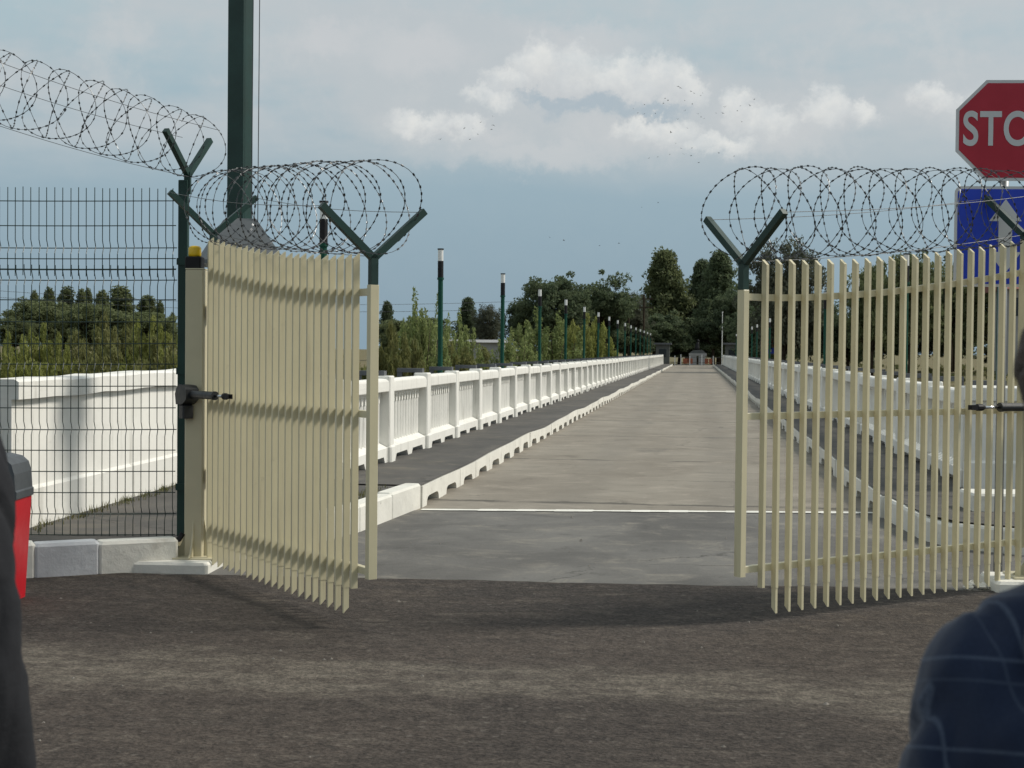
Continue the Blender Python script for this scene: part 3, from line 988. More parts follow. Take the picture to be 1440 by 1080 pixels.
def gate_leaf(label, hinge, d, mirror):
    """leaf frame: u along local +x from hinge to free end, outer face towards local -y * mirror"""
    root = thing('gate_leaf', label, 'gate', (hinge.x, hinge.y, 0), math.atan2(d.y, d.x), 'open leaves of the gate')
    fs = -1 if mirror else 1                    # local y of the face with the bars
    # stiles
    g = MB(); g.bbox(L_LEAF - 0.045, L_LEAF, -0.028, 0.028, 0.285, 1.965, 0.003); g.build('stile', M['gate'], root)
    g = MB(); g.bbox(0.0, 0.045, -0.028, 0.028, 0.285, rail_z(0) + 0.02, 0.003); g.build('stile', M['gate'], root)
    # rails
    y0, y1 = (-0.022, 0.018)
    g = MB()
    n = 30
    for i in range(n + 1):
        u = 0.0455 + (L_LEAF - 0.091) * i / n
        z = rail_z(u)
        g.v += [(u, y0, z - 0.02), (u, y1, z - 0.02), (u, y1, z + 0.02), (u, y0, z + 0.02)]
    for i in range(n):
        for k in range(4):
            j = (k + 1) % 4
            g.f.append((i * 4 + k, i * 4 + j, (i + 1) * 4 + j, (i + 1) * 4 + k))
    me = g.mesh('top_rail', M['gate']); fix_normals(me); link('top_rail', me, root)
    for z in (1.225, 0.325):
        g = MB(); g.bbox(0.0455, L_LEAF - 0.0455, y0, y1, z - 0.02, z + 0.02, 0.003); g.build('rail', M['gate'], root)
    # bars in front of the rails, heads and feet cut at a slant
    NBAR = 23
    for i in range(NBAR):
        u = 0.085 + (L_LEAF - 0.245) * i / (NBAR - 1)
        zt = rail_z(u) + 0.225 + random.uniform(-0.004, 0.004)
        zb = 0.055 if i < NBAR - 1 else 0.215
        tw = random.uniform(-0.002, 0.002)
        a, b = 0.0185 * fs, 0.0575 * fs
        if fs < 0: a, b = -0.0225, -0.0615
        hw = 0.0105
        zj = 0.205
        g = MB()
        cut = 0.032
        zlo = zj if i < NBAR - 1 else zb
        # a = side against the rail, b = front; the head slopes down to the front
        vs_ = [(u - hw, a, zlo), (u + hw, a, zlo), (u + hw, b, zlo), (u - hw, b, zlo), (u - hw + tw, a, zt), (u + hw + tw, a, zt), (u + hw + tw, b, zt - cut), (u - hw + tw, b, zt - cut)]
        g.add(vs_, [(0, 3, 2, 1), (4, 5, 6, 7), (0, 1, 5, 4), (1, 2, 6, 5), (2, 3, 7, 6), (3, 0, 4, 7)])
        me = g.mesh('bar', M['gate']); fix_normals(me); bar = link('bar', me, root)
        if i < NBAR - 1:
            g = MB()
            e = 0.0025
            a2, b2 = (a + e * fs, b - e * fs)
            hx = hw - 0.002
            vs_ = [(u - hx, a2, zb + cut), (u + hx, a2, zb + cut), (u + hx, b2, zb), (u - hx, b2, zb), (u - hx, a2, zj + 0.01), (u + hx, a2, zj + 0.01), (u + hx, b2, zj + 0.01), (u - hx, b2, zj + 0.01)]
            g.add(vs_, [(0, 3, 2, 1), (4, 5, 6, 7), (0, 1, 5, 4), (1, 2, 6, 5), (2, 3, 7, 6), (3, 0, 4, 7)])
            me = g.mesh('bar_foot', M['gate']); fix_normals(me); link('bar_foot', me, bar)
    # hinges
    for z in (0.62, 1.80):
        g = MB(); g.lathe([(0.022, z), (0.022, z + 0.11)], 10, Matrix.Translation((-0.03, 0.0, 0)))
        g.box(-0.02, 0.0, -0.012, 0.012, z + 0.01, z + 0.10)
        g.build('hinge', M['gate_post'], root)
    # Y brackets carrying the wire
    for u, z0, h in ((L_LEAF - 0.022, 1.965, 0.15), (0.022, rail_z(0) + 0.02, 0.22)):
        g = MB()
        g.box(u - 0.022, u + 0.022, -0.022, 0.022, z0 - 0.0, z0 + h)
        y_arms(g, (u, 0, z0 + h), (0, 1), 0.325, 0.285)
        g.build('wire_bracket', M['green'], root)
    return root


leafL = gate_leaf('left cream metal gate leaf standing open, its bars seen almost edge on', HL, dirL, True)
leafR = gate_leaf('right cream metal gate leaf standing open in front of the blue sign', HR, dirR, False)

for nm, hinge, d, turns, seed in (('left', HL, dirL, 20.2, 5), ('right', HR, dirR, 23.3, 9)):
    nrm = Vector((-d.y, d.x, 0))
    a = Vector((hinge.x, hinge.y, 2.60)) + Vector((d.x, d.y, 0)) * 0.02
    b = Vector((hinge.x, hinge.y, 2.40)) + Vector((d.x, d.y, 0)) * (L_LEAF + 0.07)
    lines = []
    for s, dzv in ((-1, 0), (1, 0), (0, -0.27)):
        off = nrm * 0.325 * s
        lines.append((Vector((hinge.x, hinge.y, 2.69 + dzv)) + off + Vector((d.x, d.y, 0)) * 0.022, Vector((hinge.x, hinge.y, 2.395 + dzv)) + off + Vector((d.x, d.y, 0)) * (L_LEAF - 0.022)))
    wire_coil(f'razor wire coil along the top of the {nm} gate leaf', a, b, 0.26, turns, seed, lines, 0.275)

# hinge posts


def hinge_post(label, x, y, rz):
    t = thing('gate_post', label, 'post', (x, y, 0.085), rz)
    g = MB(); g.bbox(-0.065, 0.065, -0.065, 0.065, 0.012, 2.07, 0.006); g.build('shaft', M['gate_post'], t)
    g = MB(); g.bbox(-0.20, 0.20, -0.16, 0.16, 0, 0.012, 0.004); g.build('base_plate', M['gate_post'], t)
    for M_ in (0, 1, 2, 3):
        g = MB()
        prof = [(0.064, 0.0125), (0.18, 0.0125), (0.135, 0.04), (0.10, 0.10), (0.08, 0.18), (0.064, 0.28)]
        g.prism(prof, 'y', -0.006, 0.006, Matrix.Rotation(M_ * math.pi / 2, 4, 'Z'))
        me = g.mesh('gusset', M['gate_post']); fix_normals(me); link('gusset', me, t)
    g = MB(); g.bbox(-0.066, 0.066, -0.066, 0.066, 2.072, 2.08, 0.002); g.build('cap', M['gate_post'], t)
    return t


hinge_post('cream gate post with yellow beacon, left of the opening', -3.585, 10.30, R(3))
hinge_post('cream gate post at the right edge of the picture', 2.335, 10.47, R(3))
for lab, x, y, sx in (('pale concrete plinth under the left gate post', -3.66, 10.22, 0.5), ('broken pale concrete plinth under the right gate post', 2.36, 10.42, 0.62)):
    g = MB()
    g.bbox(-sx / 2 - 0.06, sx / 2, -0.22, 0.26, -0.02, 0.084, 0.02)
    o = g.build('plinth_slab', M['white_kerb']); o.location = (x, y, 0); o.rotation_euler = (0, 0, R(3))
    tag(o, lab, 'plinth')
# rubble beside the right plinth
rub = thing('rubble', 'small heap of broken concrete beside the right gate post', 'rubble', (1.95, 10.35, 0.01))
for k in range(9):
    g = MB()
    r_ = random.uniform(0.02, 0.055)
    n = 7
    vs_ = []
    g.ell((0, 0, 0), r_ * random.uniform(0.8, 1.4), r_, r_ * 0.6, 6, 4)
    g.v = [(v[0] * random.uniform(0.8, 1.2), v[1] * random.uniform(0.8, 1.2), v[2] * random.uniform(0.7, 1.2)) for v in g.v]
    o = g.build('lump', M['white_kerb'], rub); o.location = (random.uniform(-0.15, 0.25), random.uniform(-0.1, 0.12), r_ * 0.3)

# beacon on the left post
t = thing('beacon_light', 'yellow flashing beacon on a black base on the left gate post', 'light', (-3.60, 10.30, 2.166))
g = MB(); g.bbox(-0.058, 0.058, -0.05, 0.05, 0, 0.085, 0.008); g.build('base', M['black'], t)
g = MB(); g.lathe([(0.044, 0.085), (0.046, 0.10), (0.046, 0.145), (0.038, 0.158), (0.02, 0.163)], 14); g.build('dome', M['yellow'], t, True)


# gate actuators
def actuator(label, a, b):
    """linear drive from the post bracket a to the leaf b"""
    a, b = Vector(a), Vector(b)
    d = b - a
    t = thing('gate_actuator', label, 'gate motor', a, math.atan2(d.y, d.x), 'gate motors')
    L = d.length
    g = MB()
    Y = Matrix.Rotation(math.pi / 2, 4, 'Y')
    g.lathe([(0.028, 0.02), (0.028, L * 0.62), (0.031, L * 0.625), (0.031, L * 0.66)], 14, Y); me = g.mesh('cylinder', M['charcoal'], False); link('cylinder', me, t)
    g = MB(); g.lathe([(0.011, L * 0.66), (0.011, L * 0.86)], 10, Y); g.build('rod', M['steel'], t, True)
    g = MB(); g.lathe([(0.013, L * 0.84), (0.023, L * 0.87), (0.023, L * 0.93), (0.012, L * 0.95)], 10, Y)
    g.box(L * 0.93, L * 1.01, -0.02, -0.010, -0.016, 0.016); g.box(L * 0.93, L * 1.01, 0.010, 0.02, -0.016, 0.016)
    g.build('clevis', M['black'], t)
    g = MB()
    sec = [(-0.10, -0.075), (-0.115, 0.0), (-0.09, 0.045), (-0.05, 0.068), (0.02, 0.062), (0.06, 0.035), (0.06, -0.035), (0.02, -0.06), (-0.02, -0.075)]
    g.prism(sec, 'y', -0.05, 0.05)
    me = g.mesh('gearbox', M['charcoal']); fix_normals(me); link('gearbox', me, t)
    g = MB(); g.bbox(-0.075, 0.0, -0.042, 0.042, -0.175, -0.0752, 0.01); g.build('motor_housing', M['charcoal'], t)
    g = MB(); g.tube([(-0.11, 0, -0.02), (-0.13, 0, -0.07), (-0.125, 0, -0.13), (-0.10, 0.01, -0.17), (-0.06, 0.02, -0.185)], 0.006, 6); g.build('cable', M['black'], t, True)
    return t


nL = Vector((dirL.y, -dirL.x)); nL = nL if nL.y < 0 else -nL
nR = Vector((-dirR.y, dirR.x)); nR = nR if nR.y < 0 else -nR
pb = HL + dirL * 0.62 + nL * 0.10
actuator('dark gate motor arm on the left gate post reaching to the left leaf', (-3.60, 10.18, 1.265), (pb.x, pb.y, 1.255))
pb = HR + dirR * 0.68 + nR * 0.10
actuator('dark gate motor arm with bright rod in front of the right gate leaf', (2.38, 10.32, 1.255), (pb.x, pb.y, 1.235))

# black conduit by the left post
g = MB()
g.tube([(-3.78, 10.18, 0.06), (-3.785, 10.18, 0.15), (-3.77, 10.185, 0.185), (-3.74, 10.19, 0.20), (-3.71, 10.20, 0.205), (-3.68, 10.22, 0.22), (-3.66, 10.24, 0.26)], 0.021, 10)
tag(g.build('cable_conduit', M['black'], None, True), 'short black cable conduit bent over beside the left gate post', 'conduit')

# ------------------------------------------------------------------ mesh fence and its posts
fdir = Vector((-math.cos(YAW), -math.sin(YAW)))
FP = Vector((-3.745, 10.47))
t = thing('fence_post', 'tall dark green fence post with a Y bracket behind the left gate post', 'post', (FP.x, FP.y, WZ - 0.02), YAW)
g = MB(); g.bbox(-0.035, 0.035, -0.03, 0.03, 0, 2.62, 0.004); g.build('shaft', M['green'], t)
g = MB(); g.box(-0.055, 0.055, -0.05, 0.05, 0, 0.01); g.build('foot_plate', M['green'], t)
for z in (0.35, 1.2, 2.0):
    g = MB(); g.box(-0.042, 0.042, -0.042, -0.031, z, z + 0.05); g.build('clip', M['green'], t)
g = MB(); y_arms(g, (0.03, 0, 2.66), (0.40, 0.92), 0.27, 0.29, 0.02); g.box(0.005, 0.05, -0.022, 0.022, 2.52, 2.68); g.build('wire_bracket', M['green'], t)

FL = 2.6
fence = thing('mesh_fence', 'dark green welded wire mesh fence left of the gate, in front of the white wall', 'fence', (FP.x - 0.04, FP.y - 0.045, 0), math.atan2(fdir.y, fdir.x))
wz_low = [0.225, 0.375, 0.535, 0.69, 0.845, 0.995, 1.155, 1.315, 1.475, 1.625, 1.785, 1.945, 2.09, 2.17]
kink_low = [0.375, 0.995, 1.475, 2.09]
wz_up = [2.165, 2.245, 2.325, 2.485, 2.665]
kink_up = [2.325]


def fence_panel(name, z0, z1, wz, kinks, yo):
    root = link(name, None, fence)
    SP = 0.0575
    def yk(z):
        for k in kinks:
            if abs(z - k) < 0.05: return yo - 0.03 * (1 - abs(z - k) / 0.05)
        return yo
    zs = sorted(set([z0, z1] + [k + e for k in kinks for e in (-0.05, 0, 0.05)]))
    zs = [z for z in zs if z0 <= z <= z1]
    g = MB(); g.tube([(0, yk(z) + 0.0, z) for z in zs], 0.0031, 4)
    mv = g.mesh('vertical_wire', M['mesh_green'])
    n = int(FL / SP)
    for i in range(n):
        o = link('vertical_wire', mv, root, (0.02 + i * SP, random.uniform(-0.003, 0.003), random.uniform(-0.004, 0.004)))
        o.rotation_euler = (0, random.uniform(-0.0015, 0.0015), 0)
    g = MB()
    g.tube([(FL * k / 10, 0.004 * math.sin(k * 0.9), -0.012 * math.sin(math.pi * k / 10)) for k in range(11)], 0.0036, 4)
    mh = g.mesh('horizontal_wire', M['mesh_green'])
    for z in wz:
        link('horizontal_wire', mh, root, (0, yk(z) - 0.005, z))
    return root


fence_panel('lower_panel', 0.20, 2.19, wz_low, kink_low, 0)
fence_panel('upper_panel', 2.11, 2.755, wz_up, kink_up, 0.012)

# second, unseen post that carries the coil coming towards the viewer
P2 = at(-60, 135, 8.75)
t = thing('fence_post', 'dark green fence post out of view at the left that carries the coil', 'post', (P2.x, P2.y, 0), YAW)
g = MB(); g.bbox(-0.035, 0.035, -0.03, 0.03, 0, 3.03, 0.004); g.build('shaft', M['green'], t)
g = MB(); y_arms(g, (0, 0, 3.05), (0.62, -0.78), 0.26, 0.26, 0.02); g.build('wire_bracket', M['green'], t)
A = Vector((FP.x + 0.12, FP.y + 0.02, 3.05))
B = Vector((P2.x, P2.y, 3.29))
cd = Vector((B.x - A.x, B.y - A.y, 0)).normalized(); cn = Vector((-cd.y, cd.x, 0))
wire_coil('razor wire coil rising to the upper left corner above the mesh fence', A, B, 0.235, 17.0, 21,
          [(A + cn * 0.2 + Vector((0, 0, 0.12)), B + cn * 0.2 + Vector((0, 0, 0.1))), (A - cn * 0.2 + Vector((0, 0, 0.10)), B - cn * 0.2 + Vector((0, 0, 0.08))), (A + Vector((0, 0, -0.22)), B + Vector((0, 0, -0.24)))])

# ------------------------------------------------------------------ mast with anti-climb skirt
MX = at(337, 300, 12.0)
t = thing('floodlight_mast', 'thick dark green square mast with grey sheet skirt rising out of the picture', 'mast', (MX.x, 12.0, WZ - 0.01), R(-14))
g = MB()
def frustum(g, w0, w1, z0, z1):
    g.add([(-w0, -w0, z0), (w0, -w0, z0), (w0, w0, z0), (-w0, w0, z0), (-w1, -w1, z1), (w1, -w1, z1), (w1, w1, z1), (-w1, w1, z1)],
          [(0, 3, 2, 1), (4, 5, 6, 7), (0, 1, 5, 4), (1, 2, 6, 5), (2, 3, 7, 6), (3, 0, 4, 7)])
frustum(g, 0.077, 0.071, 0, 9.0)
g.build('shaft', M['green'], t)
g = MB(); frustum(g, 0.33, 0.12, 2.10, 2.46); g.box(-0.33, 0.33, -0.33, 0.33, 2.07, 2.099); o = g.build('skirt', M['sheet'], t); o.rotation_euler = (0, 0, R(40))
g = MB(); frustum(g, 0.2, 0.2, 0, 0.02); g.build('base_plate', M['galv'], t)
for k, (x, y) in enumerate(((0.125, -0.02), (0.185, -0.02))):
    g = MB(); g.tube([(x, y, 2.45 - k * 0.35), (x + 0.01, y, 5.0), (x, y, 8.9)], 0.004, 5); g.build('cable', M['wire'], t)
g = MB(); g.box(-0.6, 0.6, -0.05, 0.05, 8.9, 9.0); g.build('cross_arm', M['green'], t)
for x in (-0.45, 0.45):
    g = MB(); g.bbox(x - 0.15, x + 0.15, -0.2, -0.05, 9.0, 9.3, 0.02); g.build('floodlight', M['black'], t)

# ------------------------------------------------------------------ signs on the right
SP_ = Vector((2.13, 10.80))
SR = math.atan2(-SP_.x, SP_.y) * 0.0 + R(4)
t = thing('sign_pole', 'grey steel sign pole behind the right gate leaf', 'pole', (SP_.x, SP_.y, 0.0), SR)
g = MB(); g.tube([(0, 0, 0), (0, 0, 3.42)], 0.031, 16); g.build('tube', M['galv'], t, True)
g = MB(); g.lathe([(0.09, 0.0), (0.09, 0.025), (0.05, 0.05)], 14); g.build('foot', M['concrete'], t)


def text_mesh(txt, size, name, mat, sx=1.0, off=0.0):
    cu = bpy.data.curves.new(name, 'FONT')
    cu.body = txt; cu.size = size; cu.align_x = 'CENTER'; cu.align_y = 'CENTER'; cu.extrude = 0.0006; cu.offset = off
    cu.space_character = 1.06
    tmp = bpy.data.objects.new('tmp', cu); COL.objects.link(tmp)
    dg = bpy.context.evaluated_depsgraph_get()
    me = bpy.data.meshes.new_from_object(tmp.evaluated_get(dg))
    bpy.data.objects.remove(tmp)
    me.transform(Matrix.Rotation(math.pi / 2, 4, 'X') @ Matrix.Diagonal((sx, 1, 1, 1)))
    me.materials.clear(); me.materials.append(mat)
    me.name = name
    return me


def octagon(r_in):
    return [(r_in / math.cos(math.pi / 8) * math.cos(math.pi / 8 + k * math.pi / 4), r_in / math.cos(math.pi / 8) * math.sin(math.pi / 8 + k * math.pi / 4)) for k in range(8)]


t = thing('stop_sign', 'red octagonal STOP sign with white border above the blue sign', 'sign', (SP_.x, SP_.y - 0.05, 3.172), SR)
g = MB(); g.prism(octagon(0.352), 'y', -0.004, 0.004); me = g.mesh('border', M['sign_white']); fix_normals(me); link('border', me, t)
g = MB(); g.prism(octagon(0.330), 'y', -0.0062, -0.003); me = g.mesh('red_field', M['red_sign']); fix_normals(me); link('red_field', me, t)
o = link('lettering', text_mesh('STOP', 0.335, 'lettering', M['sign_white'], 0.74, 0.006), t, (0, -0.0080, 0.0))
g = MB()
for z in (-0.15, 0.15): g.box(-0.05, 0.05, 0.0045, 0.03, z - 0.015, z + 0.015)
g.build('clamp', M['galv'], t)


def rrect(w, h, r):
    out = []
    for cx, cy, a0_ in ((w - r, h - r, 0), (-w + r, h - r, 90), (-w + r, -h + r, 180), (w - r, -h + r, 270)):
        for k in range(6):
            a = R(a0_ + k * 18)
            out.append((cx + r * math.cos(a), cy + r * math.sin(a)))
    return out


t = thing('direction_sign', 'square blue sign with a white arrow pointing up and down', 'sign', (SP_.x, SP_.y - 0.05, 2.43), SR)
g = MB(); g.prism(rrect(0.352, 0.352, 0.045), 'y', -0.004, 0.004); me = g.mesh('border', M['sign_white']); fix_normals(me); link('border', me, t)
g = MB(); g.prism(rrect(0.332, 0.332, 0.034), 'y', -0.0062, -0.003); me = g.mesh('blue_field', M['blue_sign']); fix_normals(me); link('blue_field', me, t)
g = MB()
hw, sw, tip, bs = 0.112, 0.047, 0.262, 0.108
g.prism([(0, tip), (-hw, bs), (hw, bs)], 'y', -0.0082, -0.006)
g.prism([(-sw, -bs - 0.0), (sw, -bs), (sw, bs), (-sw, bs)], 'y', -0.0082, -0.006)
g.prism([(0, -tip), (-hw, -bs), (hw, -bs)], 'y', -0.0082, -0.006)
me = g.mesh('arrow', M['sign_white']); fix_normals(me); link('arrow', me, t)
g = MB()
for z in (-0.2, 0.2): g.box(-0.05, 0.05, 0.0045, 0.03, z - 0.015, z + 0.015)
g.build('clamp', M['galv'], t)

# ------------------------------------------------------------------ red barrier cabinet at the left edge
RC = Vector((-4.328, 8.72))
t = thing('barrier_cabinet', 'red barrier cabinet with rounded grey lid half hidden at the left edge', 'cabinet', (RC.x, RC.y, 0.01), R(8))
g = MB()
g.add([(-0.16, -0.15, 0), (0.14, -0.15, 0), (0.14, 0.15, 0), (-0.16, 0.15, 0), (-0.18, -0.165, 0.645), (0.175, -0.165, 0.645), (0.175, 0.165, 0.645), (-0.18, 0.165, 0.645)],
      [(0, 3, 2, 1), (4, 5, 6, 7), (0, 1, 5, 4), (1, 2, 6, 5), (2, 3, 7, 6), (3, 0, 4, 7)])
g.build('body', M['red'], t)
g = MB()
prof = [(-0.19, 0.646), (0.185, 0.646), (0.187, 0.69), (0.178, 0.70), (0.172, 0.80), (0.155, 0.86), (0.115, 0.895), (0.05, 0.91), (-0.19, 0.91)]
g.prism(prof, 'y', -0.172, 0.172)
me = g.mesh('lid', M['lid_grey']); fix_normals(me); link('lid', me, t)
g = MB(); g.box(-0.06, 0.03, -0.156, -0.150, 0.18, 0.34); g.build('lock_plate', M['black'], t)

# ------------------------------------------------------------------ weeds along the parapet foot
rnd = np.random.default_rng(3)


def blades(spots, h, n, spread):
    vs_, fs_ = [], []
    for (x, y, z) in spots:
        for k in range(n):
            a = rnd.uniform(0, 6.28); l = rnd.uniform(0.4, 1) * h
            bx_, by_ = x + rnd.normal(0, spread), y + rnd.normal(0, spread)
            tx, ty = bx_ + math.cos(a) * l * 0.5, by_ + math.sin(a) * l * 0.5
            wx, wy = -math.sin(a) * 0.004, math.cos(a) * 0.004
            o_ = len(vs_)
            vs_ += [(bx_ - wx, by_ - wy, z), (bx_ + wx, by_ + wy, z), (tx, ty, z + l)]
            fs_.append((o_, o_ + 1, o_ + 2))
    return vs_, fs_


sp = []
for i in range(70):
    y = rnd.uniform(10.5, 15.2); sp.append((-5.0 - (y - 10.4) * 0.05 + rnd.uniform(0.0, 0.13), y, WZ - 0.01))
for i in range(50):
    y = rnd.uniform(10.7, 14.5); sp.append((-3.08 - abs(rnd.normal(0, 0.05)) - max(0, 12.6 - y) * 0.16, y, WZ - 0.01))
v_, f_ = blades(sp, 0.07, 8, 0.03)
g = MB(); g.v = v_; g.f = f_
tag(g.build('weeds', M['weed']), 'dry weeds along the foot of the white wall', 'weeds', kind='stuff')

M['pebble'] = material('pale_pebbles', (0.25, 0.225, 0.195), 0.9, var=0.3, scale=30.0)
gp = MB()
for i in range(170):
    x, y = rnd.uniform(-6, 5), rnd.uniform(2.6, 14.2)
    if y > 9.9 and not (-2.7 < x < 1.7): continue
    r_ = rnd.uniform(0.003, 0.011) * (1.0 if rnd.uniform() < 0.9 else 1.7)
    a = rnd.uniform(0, 6.28); c_, s_ = math.cos(a), math.sin(a)
    vs_ = [(r_ * 1.3, 0, 0), (0, r_, 0), (-r_, 0, 0), (0, -r_ * 0.8, 0), (r_ * 0.2, 0.1 * r_, r_ * 0.8)]
    gp.add([(x + vx * c_ - vy * s_, y + vx * s_ + vy * c_, 0.0105 + vz) for vx, vy, vz in vs_], [(0, 1, 4), (1, 2, 4), (2, 3, 4), (3, 0, 4)])
tag(gp.build('grit', M['pebble']), 'loose pale grit scattered over the asphalt', 'grit', kind='stuff')

# ------------------------------------------------------------------ trees


def leaf_mesh(name, centres, radii, per, size, mat, seed, up=0.0, aspect=1.5):
    r = np.random.default_rng(seed)
    C = np.asarray(centres, float)
    Rd = np.asarray(radii, float)
    N = len(C) * per
    idx = np.repeat(np.arange(len(C)), per)
    d = r.normal(size=(N, 3)); d /= np.linalg.norm(d, axis=1)[:, None]
    rad = np.cbrt(r.uniform(0.05, 1.0, N))
    P = C[idx] + d * (rad[:, None] * Rd[idx])
    a = r.normal(size=(N, 3)); a[:, 2] += up * 2; a /= np.linalg.norm(a, axis=1)[:, None]
    b = np.cross(a, r.normal(size=(N, 3))); b /= np.linalg.norm(b, axis=1)[:, None]
    s = size * r.uniform(0.55, 1.25, N)[:, None]
    nrm = np.cross(a, b)
    V = np.empty((N, 4, 3))
    V[:, 0] = P - a * s * aspect
    V[:, 1] = P + b * s * 0.62 + nrm * s * 0.2
    V[:, 2] = P + a * s * aspect
    V[:, 3] = P - b * s * 0.62 + nrm * s * 0.2
    me = bpy.data.meshes.new(name)
    me.vertices.add(N * 4); me.vertices.foreach_set('co', V.reshape(-1))
    me.loops.add(N * 4); me.loops.foreach_set('vertex_index', np.arange(N * 4, dtype=np.int32))
    me.polygons.add(N); me.polygons.foreach_set('loop_start', np.arange(0, N * 4, 4, dtype=np.int32))
    me.update(calc_edges=True)
    me.materials.append(mat)
    return me


def tree_parts(kind, seed, mat, h=10.0, w=3.0, leaf=0.16, dens=1.0):
    """trunk and crown meshes of a tree h tall with crown radius w"""
    r = np.random.default_rng(seed)
    tr = MB()
    C, Rd = [], []
    if kind == 'poplar':
        tr.tube([(0, 0, -0.3), (r.normal(0, .05), r.normal(0, .05), h * 0.4), (r.normal(0, .1), r.normal(0, .1), h * 0.93)], [0.03 * h * 0.8, 0.018 * h, 0.004 * h], 7)
        nb = int(60 * dens)
        tops = [(r.normal(0, w * 0.28), r.normal(0, w * 0.28), h * r.uniform(0.82, 0.97)) for _ in range(7)] + [(0, 0, h)]
        for i in range(nb):
            z = h * (0.10 + 0.80 * (i / nb))
            a = r.uniform(0, 6.28)
            env = w * min(1.0, 0.55 + (z / h) * 1.4) * max(0.10, 1 - max(0, (z / h - 0.38)) / 0.58) ** 0.95
            rr = env * r.uniform(0.45, 0.95)
            x1, y1 = math.cos(a) * rr, math.sin(a) * rr
            z1 = min(z + h * r.uniform(0.06, 0.14), h)
            tr.tube([(0, 0, z), (x1 * 0.6, y1 * 0.6, (z + z1) / 2), (x1, y1, z1)], [0.006 * h, 0.004 * h, 0.001 * h], 4)
            for k in range(3):
                f = 0.45 + 0.3 * k
                C.append((x1 * f + r.normal(0, w * .06), y1 * f + r.normal(0, w * .06), z + (z1 - z) * f)); Rd.append((w * 0.30, w * 0.30, h * 0.05))
        for tx, ty, tz in tops:
            C.append((tx, ty, tz - h * 0.04)); Rd.append((w * 0.10, w * 0.10, h * 0.055))
            C.append((tx, ty, tz - h * 0.10)); Rd.append((w * 0.16, w * 0.16, h * 0.06))
    elif kind == 'broad':
        th = h * r.uniform(0.22, 0.3)
        tr.tube([(0, 0, -0.3), (r.normal(0, .1), r.normal(0, .1), th), (r.normal(0, .3), r.normal(0, .3), h * 0.7)], [0.035 * h, 0.025 * h, 0.006 * h], 8)
        nb = int(46 * dens)
        for i in range(nb):
            a = r.uniform(0, 6.28)
            zz = r.uniform(-0.75, 1.0)
            env = math.sqrt(max(0.05, 1 - zz * zz)) * r.uniform(0.75, 1.1)
            q = r.uniform(0.55, 1.0)
            x1, y1 = math.cos(a) * env * w * q, math.sin(a) * env * w * q
            z1 = h * 0.60 + zz * h * 0.38 * q + r.normal(0, h * .02)
            z0 = th + (z1 - th) * 0.25
            tr.tube([(0, 0, max(z0, th * .8)), (x1 * 0.5, y1 * 0.5, (z0 + z1) / 2 + h * 0.02), (x1, y1, z1)], [0.011 * h, 0.006 * h, 0.0015 * h], 5)
            for k in range(4):
                C.append((x1 + r.normal(0, w * .15), y1 + r.normal(0, w * .15), z1 + r.normal(0, h * .045))); s = r.uniform(0.10, 0.22)
                Rd.append((w * s, w * s, w * s * 0.8))
    else:  # bush: many stems from the ground with upright sprays
        ns = int(34 * dens)
        for i in range(ns):
            a = r.uniform(0, 6.28); q = math.sqrt(r.uniform(0.0, 1.0))
            x1, y1 = math.cos(a) * w * q, math.sin(a) * w * q
            top = h * (1 - 0.45 * q * q) * r.uniform(0.6, 1.03)
            x0, y0 = x1 * 0.25, y1 * 0.25
            tr.tube([(x0, y0, -0.2), (x1 * 0.7, y1 * 0.7, top * 0.5), (x1 + r.normal(0, .08 * w), y1 + r.normal(0, .08 * w), top)], [0.012 * h, 0.007 * h, 0.0015 * h], 4)
            m_ = 6
            for k in range(m_):
                f = 0.18 + 0.82 * k / (m_ - 1)
                xx = x0 + (x1 - x0) * f; yy = y0 + (y1 - y0) * f
                C.append((xx, yy, top * f)); s = (1.12 - f * 0.75)
                Rd.append((w * 0.24 * s, w * 0.24 * s, h * 0.085))
    n = len(C)
    per = max(6, int(dens * {'poplar': 26, 'broad': 30, 'bush': 40}[kind]))
    crown = leaf_mesh('crown', C, Rd, per, leaf, mat, seed + 100, up=0.6 if kind != 'broad' else 0.1, aspect=1.7 if kind == 'bush' else 1.35)
    return tr.mesh('trunk', M['bark'], True), crown


PROTO = {
    'poplar_a': (tree_parts('poplar', 1, M['leaf_poplar'], 10, 1.45, 0.13, 1.8), 10, 1.45),
    'poplar_b': (tree_parts('poplar', 2, M['leaf_poplar'], 10, 2.1, 0.125, 2.4), 10, 2.1),
    'poplar_d': (tree_parts('poplar', 3, M['leaf_dark'], 10, 2.0, 0.125, 2.3), 10, 2.0),
    'broad_a': (tree_parts('broad', 4, M['leaf_dark'], 10, 4.2, 0.15, 2.0), 10, 4.2),
    'broad_b': (tree_parts('broad', 5, M['leaf_dark'], 10, 3.6, 0.145, 1.9), 10, 3.6),
    'broad_g': (tree_parts('broad', 6, M['leaf_grey'], 10, 4.0, 0.12, 1.9), 10, 4.0),
    'broad_p': (tree_parts('broad', 12, M['leaf_poplar'], 10, 4.0, 0.14, 1.9), 10, 4.0),
    'bush_o': (tree_parts('bush', 7, M['leaf_olive'], 4, 2.0, 0.06, 2.0), 4, 2.0),
    'bush_w': (tree_parts('bush', 8, M['leaf_willow'], 4, 1.2, 0.042, 1.5), 4, 1.2),
    'bush_s': (tree_parts('bush', 9, M['leaf_scrub'], 4, 2.4, 0.07, 2.0), 4, 2.4),
}
TREE_N = [0]


